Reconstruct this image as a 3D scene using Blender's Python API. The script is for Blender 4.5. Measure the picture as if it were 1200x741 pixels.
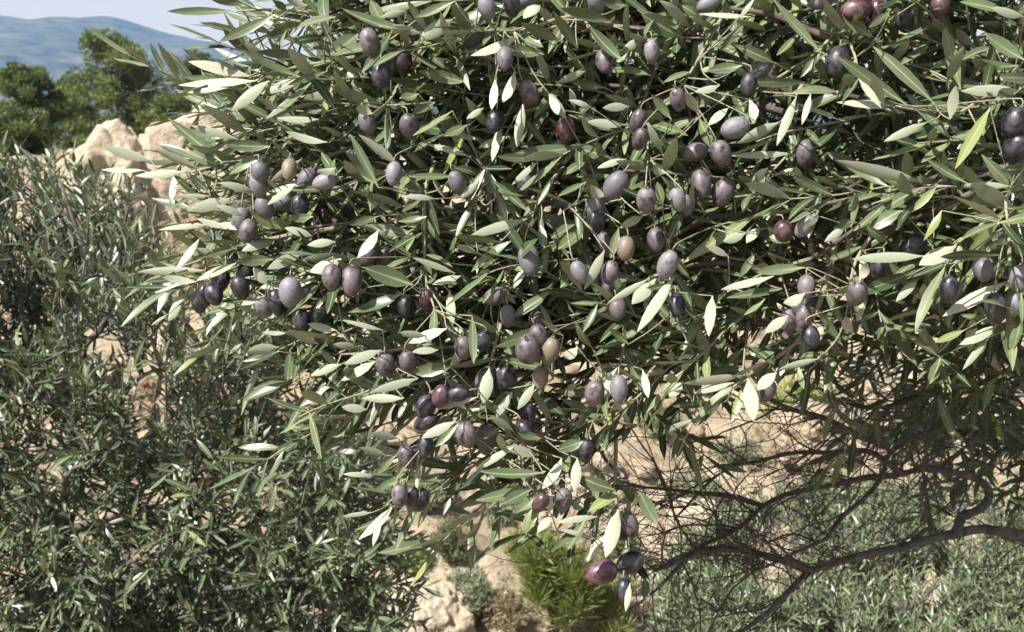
import bpy, math, random
import numpy as np
from mathutils import Vector, Matrix, Quaternion, noise
from mathutils.kdtree import KDTree

for o in list(bpy.data.objects):
    bpy.data.objects.remove(o)
SC = bpy.context.scene
COL = SC.collection
random.seed(11)
NR = np.random.default_rng(11)
rnd = random.uniform
gau = random.gauss

# ------------------------------------------------------------------ camera
PITCH = math.radians(10.6)
FPX = 1177.0                       # focal length in pixels of the 1200 px wide picture
cam_d = bpy.data.cameras.new('camera')
cam_d.sensor_width = 36.0
cam_d.lens = 36.0 * FPX / 1200.0
cam_d.clip_start = 0.02
cam_d.clip_end = 20000
cam_d.dof.use_dof = True
cam_d.dof.focus_distance = 0.97
cam_d.dof.aperture_fstop = 17.0
cam = bpy.data.objects.new('camera', cam_d)
cam.location = (0, 0, 0)
cam.rotation_euler = (math.pi / 2 - PITCH, 0, 0)
COL.objects.link(cam)
SC.camera = cam

# ------------------------------------------------------------------ sky, sun, exposure
SUN_EL = math.radians(50)
SUN_AZ = math.radians(230)         # clockwise from +Y (the view direction): behind and to the left
world = bpy.data.worlds.new('World')
SC.world = world
world.use_nodes = True
wn = world.node_tree
wn.nodes.clear()
sky = wn.nodes.new('ShaderNodeTexSky')
sky.sky_type = 'NISHITA'
sky.sun_disc = False
sky.sun_elevation = SUN_EL
sky.sun_rotation = SUN_AZ
sky.air_density = 1.0
sky.dust_density = 4.0
sky.altitude = 300
bg = wn.nodes.new('ShaderNodeBackground')
bg.inputs['Strength'].default_value = 0.125
wo = wn.nodes.new('ShaderNodeOutputWorld')
veil = wn.nodes.new('ShaderNodeMix')          # thin even veil of high cloud over the whole sky
veil.data_type = 'RGBA'
veil.inputs[0].default_value = 0.5
veil.inputs[7].default_value = (2.2, 1.65, 1.55, 1)
wn.links.new(sky.outputs[0], veil.inputs[6])
wn.links.new(veil.outputs[2], bg.inputs[0])
wn.links.new(bg.outputs[0], wo.inputs[0])

SUN_DIR = Vector((math.sin(SUN_AZ) * math.cos(SUN_EL), math.cos(SUN_AZ) * math.cos(SUN_EL), math.sin(SUN_EL)))
sl = bpy.data.lights.new('sun', 'SUN')
sl.energy = 5.0
sl.angle = math.radians(0.55)
sl.color = (1.0, 0.985, 0.955)
so = bpy.data.objects.new('sun', sl)
so.rotation_euler = SUN_DIR.to_track_quat('Z', 'Y').to_euler()
so.location = SUN_DIR * 60
COL.objects.link(so)

SC.view_settings.view_transform = 'Standard'
SC.view_settings.look = 'None'
SC.view_settings.gamma = 1.0
SC.view_settings.use_curve_mapping = False
SC.view_settings.exposure = 1.18
SC.cycles.max_bounces = 6
SC.cycles.diffuse_bounces = 4
SC.cycles.transmission_bounces = 3
SC.cycles.volume_bounces = 0
SC.cycles.transparent_max_bounces = 4

# ------------------------------------------------------------------ geometry helpers
CP, SP = math.cos(PITCH), math.sin(PITCH)
def P(px, py, d):
    """point seen at that place of the photograph, d metres in front of the camera"""
    u = (px - 600.0) / FPX * d
    v = (370.5 - py) / FPX * d
    return Vector((u, d * CP + v * SP, -d * SP + v * CP))
TOCAM = lambda p: (-p).normalized()
UP = Vector((0, 0, 1))

def tag(o, label=None, cat=None, group=None, kind=None):
    if label: o['label'] = label
    if cat: o['category'] = cat
    if group: o['group'] = group
    if kind: o['kind'] = kind
    return o

def empty(name, loc, label, cat, group=None):
    o = bpy.data.objects.new(name, None)
    o.location = loc
    COL.objects.link(o)
    return tag(o, label, cat, group)

def mesh_obj(name, verts, faces, mats, parent=None, origin=None, porigin=None, smooth=True, matidx=None, tint=None):
    """verts in world space; origin = the new object's world origin; porigin = the parent's world origin"""
    v = np.asarray(verts, dtype=np.float64).reshape(-1, 3)
    org = np.array(origin if origin is not None else (0, 0, 0), dtype=np.float64)
    me = bpy.data.meshes.new(name)
    if isinstance(faces, np.ndarray):
        k = faces.shape[1]
        me.vertices.add(len(v))
        me.vertices.foreach_set('co', (v - org).astype(np.float32).ravel())
        me.loops.add(faces.size)
        me.loops.foreach_set('vertex_index', faces.astype(np.int32).ravel())
        me.polygons.add(len(faces))
        me.polygons.foreach_set('loop_start', np.arange(0, faces.size, k, dtype=np.int32))
        me.update(calc_edges=True)
    else:
        me.from_pydata((v - org).tolist(), [], faces)
        me.update()
    for m in (mats if isinstance(mats, (list, tuple)) else [mats]):
        me.materials.append(m)
    n = len(me.polygons)
    if smooth:
        me.polygons.foreach_set('use_smooth', np.ones(n, dtype=bool))
    if matidx is not None:
        me.polygons.foreach_set('material_index', np.asarray(matidx, dtype=np.int32))
    if tint is not None:
        a = me.attributes.new('tint', 'FLOAT', 'POINT')
        a.data.foreach_set('value', np.asarray(tint, dtype=np.float32))
    o = bpy.data.objects.new(name, me)
    COL.objects.link(o)
    po = np.array(porigin if porigin is not None else (0, 0, 0), dtype=np.float64)
    o.location = (org - po).tolist()
    if parent is not None:
        o.parent = parent
    return o

class MB:
    """collects tubes into one mesh"""
    def __init__(s): s.v, s.f = [], []
    def tube(s, pts, rad, n=5, cap=True):
        pts = [Vector(p) for p in pts]
        if len(pts) < 2: return
        base = len(s.v)
        d0 = (pts[1] - pts[0]).normalized()
        ref = UP if abs(d0.z) < 0.9 else Vector((1, 0, 0))
        nx = d0.cross(ref).normalized()
        prev = d0
        for i, p in enumerate(pts):
            if i == 0: d = d0
            elif i == len(pts) - 1: d = (pts[i] - pts[i - 1]).normalized()
            else: d = (pts[i + 1] - pts[i - 1]).normalized()
            if d.length < 1e-6: d = prev
            nx = (nx - d * nx.dot(d))
            if nx.length < 1e-5: nx = d.orthogonal()
            nx.normalize()
            ny = d.cross(nx)
            r = rad[i] if isinstance(rad, (list, tuple)) else rad
            for k in range(n):
                a = 2 * math.pi * k / n
                s.v.append(p + nx * (r * math.cos(a)) + ny * (r * math.sin(a)))
            prev = d
        for i in range(len(pts) - 1):
            for k in range(n):
                a = base + i * n + k; b = base + i * n + (k + 1) % n
                s.f.append((a, b, b + n, a + n))
        if cap:
            s.f.append(tuple(base + k for k in reversed(range(n))))
            e = base + (len(pts) - 1) * n
            s.f.append(tuple(e + k for k in range(n)))
    def build(s, name, mat, parent=None, origin=None, porigin=None):
        return mesh_obj(name, [tuple(p) for p in s.v], s.f, mat, parent, origin, porigin)

def spline(pts, step):
    """Catmull-Rom through the points, resampled"""
    pts = [Vector(p) for p in pts]
    if len(pts) == 2:
        n = max(2, int((pts[1] - pts[0]).length / step) + 1)
        return [pts[0].lerp(pts[1], i / (n - 1)) for i in range(n)]
    q = [pts[0] * 2 - pts[1]] + pts + [pts[-1] * 2 - pts[-2]]
    out = []
    for i in range(1, len(q) - 2):
        p0, p1, p2, p3 = q[i - 1], q[i], q[i + 1], q[i + 2]
        n = max(2, int((p2 - p1).length / step) + 1)
        for k in range(n):
            t = k / n
            out.append(0.5 * ((2 * p1) + (p2 - p0) * t + (2 * p0 - 5 * p1 + 4 * p2 - p3) * t * t + (3 * p1 - p0 - 3 * p2 + p3) * t ** 3))
    out.append(pts[-1])
    return out

def rvec():
    while True:
        v = Vector((rnd(-1, 1), rnd(-1, 1), rnd(-1, 1)))
        if 0.05 < v.length < 1: return v.normalized()

def frame(X, N):
    X = X.normalized()
    Z = N - X * N.dot(X)
    if Z.length < 1e-4: Z = X.orthogonal()
    Z.normalize()
    Y = Z.cross(X)
    return X, Y, Z

# ------------------------------------------------------------------ materials
def new_mat(name):
    m = bpy.data.materials.new(name)
    m.use_nodes = True
    nt = m.node_tree
    return m, nt, nt.nodes['Principled BSDF'], nt.nodes['Material Output']
def N(nt, t, **kw):
    n = nt.nodes.new(t)
    for k, v in kw.items(): setattr(n, k, v)
    return n
def ramp(nt, fac, stops):
    r = N(nt, 'ShaderNodeValToRGB')
    el = r.color_ramp.elements
    while len(el) < len(stops): el.new(0.5)
    for e, (p, c) in zip(el, stops):
        e.position = p; e.color = (c[0], c[1], c[2], 1)
    nt.links.new(fac, r.inputs[0])
    return r.outputs[0]
def noise_tex(nt, scale, detail=4, rough=0.6, coord='Object', vec=None):
    t = N(nt, 'ShaderNodeTexNoise')
    t.inputs['Scale'].default_value = scale
    t.inputs['Detail'].default_value = detail
    t.inputs['Roughness'].default_value = rough
    if vec is None:
        c = N(nt, 'ShaderNodeTexCoord'); vec = c.outputs[coord]
    nt.links.new(vec, t.inputs['Vector'])
    return t
def mixc(nt, fac, a, b, mode='MIX'):
    m = N(nt, 'ShaderNodeMix', data_type='RGBA', blend_type=mode)
    for s, v in ((m.inputs[0], fac), (m.inputs[6], a), (m.inputs[7], b)):
        if hasattr(v, 'links'): nt.links.new(v, s)
        elif isinstance(v, (int, float)): s.default_value = v
        else: s.default_value = (v[0], v[1], v[2], 1)
    return m.outputs[2]

def leaf_mat(name, stops, rough, trans_col, trans, spec=0.5, sheen=0.0, rib=0.0):
    m, nt, b, out = new_mat(name)
    at = N(nt, 'ShaderNodeAttribute', attribute_name='tint')
    ns = noise_tex(nt, 9.0, 2)
    add = N(nt, 'ShaderNodeMath', operation='MULTIPLY_ADD')
    nt.links.new(ns.outputs[0], add.inputs[0]); add.inputs[1].default_value = 0.35
    sub = N(nt, 'ShaderNodeMath', operation='SUBTRACT')
    nt.links.new(at.outputs['Fac'], sub.inputs[0]); sub.inputs[1].default_value = 0.17
    nt.links.new(sub.outputs[0], add.inputs[2])
    col = ramp(nt, add.outputs[0], stops)
    if rib:
        ac = N(nt, 'ShaderNodeAttribute', attribute_name='across')
        rm = N(nt, 'ShaderNodeMapRange'); rm.inputs[1].default_value = 0.06; rm.inputs[2].default_value = 0.2; rm.inputs[3].default_value = rib; rm.inputs[4].default_value = 0.0
        nt.links.new(ac.outputs['Fac'], rm.inputs[0])
        col = mixc(nt, rm.outputs[0], col, (0.34, 0.36, 0.2))
        n3 = noise_tex(nt, 60.0, 3, 0.65)
        sp = ramp(nt, n3.outputs[0], [(0.3, (0.72, 0.72, 0.68)), (0.6, (1.08, 1.08, 1.05))])
        col = mixc(nt, 0.8, col, sp, 'MULTIPLY')
    nt.links.new(col, b.inputs['Base Color'])
    b.inputs['Roughness'].default_value = rough
    b.inputs['Specular IOR Level'].default_value = spec
    if sheen: b.inputs['Sheen Weight'].default_value = sheen
    tr = N(nt, 'ShaderNodeBsdfTranslucent')
    tr.inputs[0].default_value = (*trans_col, 1)
    mx = N(nt, 'ShaderNodeMixShader'); mx.inputs[0].default_value = trans
    nt.links.new(b.outputs[0], mx.inputs[1]); nt.links.new(tr.outputs[0], mx.inputs[2])
    nt.links.new(mx.outputs[0], out.inputs['Surface'])
    return m

M_UP = leaf_mat('olive_leaf_upper', [(0.0, (0.028, 0.05, 0.026)), (0.45, (0.087, 0.118, 0.060)), (0.8, (0.162, 0.195, 0.108)), (1.0, (0.215, 0.25, 0.085))], 0.36, (0.26, 0.36, 0.08), 0.3, 0.55, rib=0.75)
M_DN = leaf_mat('olive_leaf_underside', [(0.0, (0.21, 0.24, 0.175)), (0.5, (0.32, 0.35, 0.262)), (1.0, (0.43, 0.445, 0.355))], 0.55, (0.28, 0.36, 0.08), 0.22, 0.3, rib=0.5)

def bark_mat(name, c0, c1, scale):
    m, nt, b, out = new_mat(name)
    ns = noise_tex(nt, scale, 5, 0.65)
    nt.links.new(ramp(nt, ns.outputs[0], [(0.3, c0), (0.7, c1)]), b.inputs['Base Color'])
    b.inputs['Roughness'].default_value = 0.85
    bp = N(nt, 'ShaderNodeBump'); bp.inputs['Strength'].default_value = 0.9; bp.inputs['Distance'].default_value = 0.006
    nt.links.new(ns.outputs[0], bp.inputs['Height']); nt.links.new(bp.outputs[0], b.inputs['Normal'])
    return m
M_BARK = bark_mat('olive_bark', (0.022, 0.02, 0.017), (0.13, 0.125, 0.105), 45)
M_TWIG = bark_mat('pale_twig', (0.13, 0.135, 0.075), (0.26, 0.25, 0.175), 60)
M_DTWIG = bark_mat('dry_twig', (0.03, 0.024, 0.02), (0.115, 0.09, 0.075), 50)
M_PBARK = bark_mat('pine_bark', (0.10, 0.08, 0.06), (0.28, 0.24, 0.2), 6)

def olive_mat(name, dark, bloom, amount, rough):
    m, nt, b, out = new_mat(name)
    oi = N(nt, 'ShaderNodeObjectInfo')
    tc = N(nt, 'ShaderNodeTexCoord')
    vadd = N(nt, 'ShaderNodeVectorMath', operation='ADD')
    vs = N(nt, 'ShaderNodeVectorMath', operation='SCALE'); vs.inputs['Scale'].default_value = 60.0
    nt.links.new(oi.outputs['Location'], vs.inputs[0])
    nt.links.new(tc.outputs['Object'], vadd.inputs[0]); nt.links.new(vs.outputs[0], vadd.inputs[1])
    n1 = noise_tex(nt, 1.5, 5, 0.62, vec=vadd.outputs[0])
    n2 = noise_tex(nt, 16, 3, 0.6, vec=vadd.outputs[0])
    f = ramp(nt, n1.outputs[0], [(0.5 - amount * 0.35, (0, 0, 0)), (0.66 - amount * 0.3, (1, 1, 1))])
    mul = N(nt, 'ShaderNodeMath', operation='MULTIPLY')
    nt.links.new(f, mul.inputs[0])
    mr = N(nt, 'ShaderNodeMapRange'); mr.inputs[1].default_value = 0.3; mr.inputs[2].default_value = 0.65; mr.inputs[3].default_value = 0.35; mr.inputs[4].default_value = 1.0
    nt.links.new(n2.outputs[0], mr.inputs[0]); nt.links.new(mr.outputs[0], mul.inputs[1])
    c = mixc(nt, mul.outputs[0], dark, bloom)
    hs = N(nt, 'ShaderNodeHueSaturation')
    mv = N(nt, 'ShaderNodeMapRange'); mv.inputs[3].default_value = 0.7; mv.inputs[4].default_value = 1.25
    nt.links.new(oi.outputs['Random'], mv.inputs[0]); nt.links.new(mv.outputs[0], hs.inputs['Value'])
    nt.links.new(c, hs.inputs['Color'])
    nt.links.new(hs.outputs[0], b.inputs['Base Color'])
    rr = N(nt, 'ShaderNodeMapRange'); rr.inputs[3].default_value = rough; rr.inputs[4].default_value = 0.65
    nt.links.new(mul.outputs[0], rr.inputs[0]); nt.links.new(rr.outputs[0], b.inputs['Roughness'])
    return m
OM = {
    'g': olive_mat('olive_skin_grey_bloom', (0.026, 0.022, 0.03), (0.17, 0.165, 0.18), 0.7, 0.42),
    'd': olive_mat('olive_skin_black', (0.008, 0.006, 0.009), (0.06, 0.056, 0.07), 0.25, 0.3),
    'p': olive_mat('olive_skin_plum', (0.02, 0.011, 0.015), (0.14, 0.122, 0.13), 0.5, 0.34),
    'r': olive_mat('olive_skin_red', (0.035, 0.010, 0.012), (0.11, 0.065, 0.075), 0.3, 0.28),
    'n': olive_mat('olive_skin_green', (0.09, 0.05, 0.048), (0.15, 0.135, 0.095), 0.6, 0.38),
}

def rock_mat(name, c0, c1, c2, scale=1.0):
    m, nt, b, out = new_mat(name)
    g = N(nt, 'ShaderNodeNewGeometry')
    n1 = noise_tex(nt, 0.9 * scale, 6, 0.62, vec=g.outputs['Position'])
    n2 = noise_tex(nt, 6.0 * scale, 6, 0.7, vec=g.outputs['Position'])
    c = ramp(nt, n1.outputs[0], [(0.3, c0), (0.55, c1), (0.75, c2)])
    d = ramp(nt, n2.outputs[0], [(0.25, (0.55, 0.5, 0.45)), (0.6, (1, 1, 1))])
    nt.links.new(mixc(nt, 0.85, c, d, 'MULTIPLY'), b.inputs['Base Color'])
    b.inputs['Roughness'].default_value = 0.9
    b.inputs['Specular IOR Level'].default_value = 0.2
    bp = N(nt, 'ShaderNodeBump'); bp.inputs['Strength'].default_value = 1.0; bp.inputs['Distance'].default_value = 0.12
    nt.links.new(n2.outputs[0], bp.inputs['Height']); nt.links.new(bp.outputs[0], b.inputs['Normal'])
    return m
M_GROUND = rock_mat('sandy_slope', (0.19, 0.155, 0.105), (0.34, 0.285, 0.2), (0.43, 0.37, 0.275), 0.8)
M_ROCK = rock_mat('sandstone', (0.30, 0.23, 0.155), (0.41, 0.34, 0.25), (0.45, 0.405, 0.32))
M_ROCK2 = rock_mat('pale_stone', (0.36, 0.295, 0.21), (0.48, 0.415, 0.315), (0.52, 0.475, 0.385))
M_ROCK3 = rock_mat('orange_stone', (0.23, 0.15, 0.095), (0.30, 0.22, 0.145), (0.32, 0.27, 0.2))

def foliage_mat(name, stops, rough=0.6, tr=0.15, tcol=(0.2, 0.3, 0.05)):
    return leaf_mat(name, stops, rough, tcol, tr, 0.3)
M_PINE = foliage_mat('pine_needles', [(0, (0.03, 0.055, 0.014)), (0.5, (0.095, 0.122, 0.038)), (1, (0.18, 0.195, 0.06))])
M_PINE2 = foliage_mat('dark_pine_needles', [(0, (0.022, 0.042, 0.013)), (0.5, (0.066, 0.092, 0.032)), (1, (0.135, 0.155, 0.05))])
M_BROOM = foliage_mat('broom_green', [(0, (0.10, 0.125, 0.035)), (0.5, (0.19, 0.225, 0.06)), (1, (0.29, 0.30, 0.10))])
M_SAGE = foliage_mat('sage_grey', [(0, (0.09, 0.11, 0.07)), (0.5, (0.17, 0.19, 0.12)), (1, (0.27, 0.27, 0.19))])
M_MAQUIS = foliage_mat('maquis_green', [(0, (0.04, 0.05, 0.025)), (0.5, (0.09, 0.105, 0.05)), (1, (0.17, 0.18, 0.09))])
M_DRY = foliage_mat('dry_brush', [(0, (0.13, 0.10, 0.06)), (0.5, (0.22, 0.18, 0.11)), (1, (0.34, 0.28, 0.17))])

def hill_mat():
    m, nt, b, out = new_mat('wooded_hillside')
    g = N(nt, 'ShaderNodeNewGeometry')
    n1 = noise_tex(nt, 0.012, 6, 0.7, vec=g.outputs['Position'])
    nt.links.new(ramp(nt, n1.outputs[0], [(0.38, (0.008, 0.014, 0.012)), (0.52, (0.035, 0.052, 0.03)), (0.64, (0.075, 0.08, 0.06))]), b.inputs['Base Color'])
    b.inputs['Roughness'].default_value = 0.95
    return m
M_HILL = hill_mat()

# ------------------------------------------------------------------ terrain
PROF = [(-60, 6.0), (-20, 1.0), (-4, -1.2), (0, -1.65), (1.0, -1.95), (2.2, -2.5), (3.4, -3.0), (5, -4.1), (7, -5.3), (9.5, -6.2), (12, -6.25), (14, -5.6),
        (16, -4.85), (19, -3.45), (22, -1.9), (24, -1.25), (28, -1.05), (40, -1.3), (60, -2.2), (120, -12), (400, -70), (1200, -110), (6000, -120)]
PY = np.array([p[0] for p in PROF], float); PZ = np.array([p[1] for p in PROF], float)
def hbase(x, y):
    z = float(np.interp(y, PY, PZ))
    k = min(1.0, max(0.0, (y - 6) / 8.0)) * min(1.0, max(0.0, (90 - y) / 30.0))
    z += k * (0.55 * noise.noise(Vector((x * 0.23, y * 0.23, 3.1))) + 0.28 * noise.noise(Vector((x * 0.7, y * 0.7, 9.0))))
    if 8 < y < 30:
        r = noise.noise(Vector((x * 1.6 + y * 0.8, y * 2.3 - x * 0.5, 5.0)))
        z += 0.30 * abs(r) + 0.11 * noise.noise(Vector((x * 4.5, y * 4.5, 1.0))) + 0.22 * abs(noise.noise(Vector((x * 1.2 - y * 1.3, y * 0.9, 6.0))))
        s = noise.noise(Vector((x * 0.35 + 7, y * 0.35, 2.0)))
        z += 0.25 * max(0, s) * (1 if noise.noise(Vector((x * 1.1, y * 1.1, 8))) > 0 else 0.4)
    return z
def axis(fine0, fine1, step, lo, hi):
    a = list(np.arange(fine0, fine1 + 1e-6, step))
    s, v = step, fine1
    while v < hi:
        s *= 1.25; v += s; a.append(min(v, hi))
    s, v = step, fine0
    while v > lo:
        s *= 1.25; v -= s; a.insert(0, max(v, lo))
    return a
XS = axis(-12, 9, 0.11, -4200, 4200)
YS = axis(8.5, 27, 0.10, -60, 5200)
gv = [(x, y, hbase(x, y)) for y in YS for x in XS]
nx = len(XS)
gi = np.arange(nx * len(YS)).reshape(len(YS), nx)
gf = np.stack([gi[:-1, :-1].ravel(), gi[:-1, 1:].ravel(), gi[1:, 1:].ravel(), gi[1:, :-1].ravel()], axis=1)
ground = mesh_obj('ground', gv, gf, M_GROUND)
tag(ground, kind='structure')

# far hills
RIDGE = [(-900, 45), (-500, 10), (-200, 12), (-60, 10), (0, 20), (40, 27), (75, 34), (110, 28), (150, 31), (200, 43), (270, 56), (330, 78), (420, 95), (600, 100), (900, 85), (1300, 95), (2000, 110)]
RX = np.array([r[0] for r in RIDGE], float); RYp = np.array([r[1] for r in RIDGE], float)
hv, hf = [], []
HD = 3300.0
HXS = np.linspace(-900, 2000, 420)
rows = 26
for j in range(rows):
    t = j / (rows - 1)
    for px in HXS:
        top = P(px, float(np.interp(px, RX, RYp)), HD)
        f = math.sin(min(t / 0.8, 1) * math.pi / 2) if t < 0.8 else 1 - (t - 0.8) * 1.5
        y = 1300 + (top.y - 1300) * (t / 0.8)
        x = top.x * (0.75 + 0.25 * t / 0.8)
        z = -115 + (top.z + 115) * f
        z += (9 * noise.noise(Vector((x * 0.012, y * 0.012, 0))) + 26 * noise.noise(Vector((x * 0.004, y * 0.004, 4)))) * min(1, t * 4) * (0.35 if 0.7 < t < 0.9 else 1)
        z += 5 * abs(noise.noise(Vector((x * 0.05, y * 0.05, 2))))
        hv.append((x, y, z))
n_ = len(HXS)
hi_ = np.arange(n_ * rows).reshape(rows, n_)
hf = np.stack([hi_[:-1, :-1].ravel(), hi_[:-1, 1:].ravel(), hi_[1:, 1:].ravel(), hi_[1:, :-1].ravel()], axis=1)
tag(mesh_obj('hills', hv, hf, M_HILL), kind='structure')

# the air between here and the hills
def haze_box():
    m = bpy.data.materials.new('haze_air'); m.use_nodes = True
    nt = m.node_tree; nt.nodes.clear()
    pv = N(nt, 'ShaderNodeVolumePrincipled')
    pv.inputs['Color'].default_value = (0.14, 0.38, 1.0, 1)
    pv.inputs['Density'].default_value = 0.00014
    pv.inputs['Absorption Color'].default_value = (1, 1, 1, 1)
    pv.inputs['Anisotropy'].default_value = 0.2
    o = N(nt, 'ShaderNodeOutputMaterial')
    nt.links.new(pv.outputs[0], o.inputs['Volume'])
    x, y0, y1, z0, z1 = 5500, -120, 6200, -180, 420
    v = [(-x, y0, z0), (x, y0, z0), (x, y1, z0), (-x, y1, z0), (-x, y0, z1), (x, y0, z1), (x, y1, z1), (-x, y1, z1)]
    f = [(3, 2, 1, 0), (4, 5, 6, 7), (0, 1, 5, 4), (1, 2, 6, 5), (2, 3, 7, 6), (3, 0, 4, 7)]
    tag(mesh_obj('haze', v, f, m, smooth=False), 'pale blue haze hanging in the air before the far hills', 'haze', kind='stuff')
haze_box()

# ------------------------------------------------------------------ boulders
def icosphere(sub):
    t = (1 + 5 ** 0.5) / 2
    v = [Vector(p).normalized() for p in [(-1, t, 0), (1, t, 0), (-1, -t, 0), (1, -t, 0), (0, -1, t), (0, 1, t), (0, -1, -t), (0, 1, -t), (t, 0, -1), (t, 0, 1), (-t, 0, -1), (-t, 0, 1)]]
    f = [(0, 11, 5), (0, 5, 1), (0, 1, 7), (0, 7, 10), (0, 10, 11), (1, 5, 9), (5, 11, 4), (11, 10, 2), (10, 7, 6), (7, 1, 8), (3, 9, 4), (3, 4, 2), (3, 2, 6), (3, 6, 8), (3, 8, 9), (4, 9, 5), (2, 4, 11), (6, 2, 10), (8, 6, 7), (9, 8, 1)]
    for _ in range(sub):
        c = {}; nf = []
        def mid(a, b):
            k = (min(a, b), max(a, b))
            if k not in c:
                v.append(((v[a] + v[b]) / 2).normalized()); c[k] = len(v) - 1
            return c[k]
        for a, b, d in f:
            x, y, z = mid(a, b), mid(b, d), mid(d, a)
            nf += [(a, x, z), (b, y, x), (d, z, y), (x, y, z)]
        f = nf
    return v, f
ICO = icosphere(5)

def boulder(px0, px1, py0, py1, d, label, mat, seed, blocky=0.5, depth_k=0.9, rot=0.0):
    """rock that spans the given pixel box at that distance and sits in the ground"""
    c = P((px0 + px1) / 2, (py0 + py1) / 2, d)
    w = (px1 - px0) / FPX * d / 2; h = (py1 - py0) / FPX * d / 2
    vs = []
    off = Vector((seed * 3.7, seed * 1.3, seed * 2.1))
    for p in ICO[0]:
        q = Vector(p)
        mx = max(abs(q.x), abs(q.y), abs(q.z))
        q = q.lerp(q / mx * 0.9, blocky)
        q += p * (0.24 * noise.noise(p * 1.3 + off) + 0.12 * noise.noise(p * 2.7 + off) - 0.06 * (1 - min(1, 6 * abs(noise.noise(p * 2.2 + off * 2)))) + 0.07 * noise.noise(p * 7 + off) + 0.03 * noise.noise(p * 15 + off))
        lay = math.sin((q.z + 0.3 * q.x + 0.15 * noise.noise(p * 2 + off)) * 11)
        q += Vector((p.x, p.y, 0)) * 0.025 * lay
        q = Vector((q.x * math.cos(rot) - q.z * math.sin(rot), q.y, q.x * math.sin(rot) + q.z * math.cos(rot)))
        vs.append((c.x + q.x * w, c.y + q.y * w * depth_k, c.z + q.z * h))
    base = min(v[2] for v in vs)
    o = mesh_obj('boulder', vs, np.array(ICO[1]), mat, origin=(c.x, c.y, base))
    return tag(o, label, 'boulder', 'boulders on the rocky slope')

boulder(58, 190, 156, 330, 21.0, 'rounded tan boulder whose smooth top rises in front of the darker pine', M_ROCK2, 1, 0.2, rot=0.25)
boulder(158, 335, 130, 370, 22.0, 'largest sandstone outcrop with steep pale face below the pines', M_ROCK2, 2, 0.35)
boulder(196, 262, 250, 350, 20.0, 'reddish block at the foot of the largest outcrop', M_ROCK3, 3, 0.5)
boulder(-14, 18, 196, 238, 20.0, 'small tan stone showing over the young olive tree top', M_ROCK, 4, 0.3)
boulder(148, 190, 438, 474, 12.6, 'round orange and green tinged stone atop another stone', M_ROCK3, 5, 0.2)
boulder(150, 188, 470, 500, 12.4, 'flat orange stone lying beneath the round tinged stone', M_ROCK3, 6, 0.4)
boulder(60, 140, 425, 475, 14.5, 'broken orange rock seen behind the young olive stems', M_ROCK3, 7, 0.5)
boulder(308, 352, 552, 618, 12.0, 'orange tan rock glimpsed through a gap in leaves', M_ROCK3, 8, 0.5)
boulder(325, 420, 440, 515, 15.0, 'wide brown rock behind the hanging olive twigs', M_ROCK3, 9, 0.5)
boulder(535, 625, 505, 610, 15.2, 'tall swirled tan rock under the olive leaves above the gully', M_ROCK, 10, 0.35, rot=0.5)
boulder(440, 560, 680, 790, 12.4, 'broad pale flat boulder beside the grey sage bush', M_ROCK2, 11, 0.2, rot=-0.35)
boulder(640, 730, 520, 610, 15.6, 'pale sloping slab between olive leaves and green broom', M_ROCK2, 12, 0.4, rot=0.35)
boulder(1000, 1085, 425, 500, 16.0, 'pale yellow rock behind the dark bare twigs', M_ROCK2, 13, 0.4)
boulder(905, 985, 470, 545, 15.5, 'low tan rock behind the bare twigs', M_ROCK, 14, 0.45)
boulder(780, 850, 585, 645, 13.2, 'low pale stone behind the tips of the bare limbs', M_ROCK2, 15, 0.5)

# small stones on the far bank: one scattered mass
def stones():
    tv, tf = icosphere(1)
    tv = np.array([tuple(p) for p in tv]); tf = np.array(tf)
    V, F = [], []
    for i in range(4200):
        x, y = rnd(-8, 7), rnd(9.5, 25)
        s = 0.018 + 0.2 * random.random() ** 6
        a = rnd(0, 6.28)
        j = 1 + NR.uniform(-0.28, 0.28, (len(tv), 1))
        q = tv * j * np.array([s * rnd(0.8, 1.5), s * rnd(0.7, 1.2), s * rnd(0.4, 0.8)])
        ca, sa = math.cos(a), math.sin(a)
        q = np.stack([q[:, 0] * ca - q[:, 1] * sa, q[:, 0] * sa + q[:, 1] * ca, q[:, 2]], 1) + np.array([x, y, hbase(x, y) + s * 0.1])
        F.append(tf + len(tv) * i); V.append(q)
    o = mesh_obj('stones', np.concatenate(V), np.concatenate(F), M_ROCK, smooth=False)
    tag(o, 'loose tan stones and rubble strewn over the slope', 'stones', kind='stuff')
stones()

def dry_grass():
    B, T, W, Nn, tn = [], [], [], [], []
    for k in range(900):
        x, y = rnd(-8, 7), rnd(9.5, 25)
        if noise.noise(Vector((x * 0.8, y * 0.8, 4))) < 0.0: continue
        z = hbase(x, y)
        for q in range(random.randint(8, 22)):
            b = Vector((x + gau(0, 0.05), y + gau(0, 0.05), z - 0.02))
            L = rnd(0.06, 0.24)
            d = (Vector((gau(0, 0.4), gau(0, 0.4), 1))).normalized()
            B.append(tuple(b)); T.append(tuple(b + d * L)); W.append(rnd(0.006, 0.014)); Nn.append(tuple(rvec())); tn.append(rnd(0.2, 1))
    o = blades('dry_grass', B, T, W, Nn, M_DRY, tn)
    tag(o, 'dry straw coloured grass tufts scattered over the slope', 'grass', kind='stuff')
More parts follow.
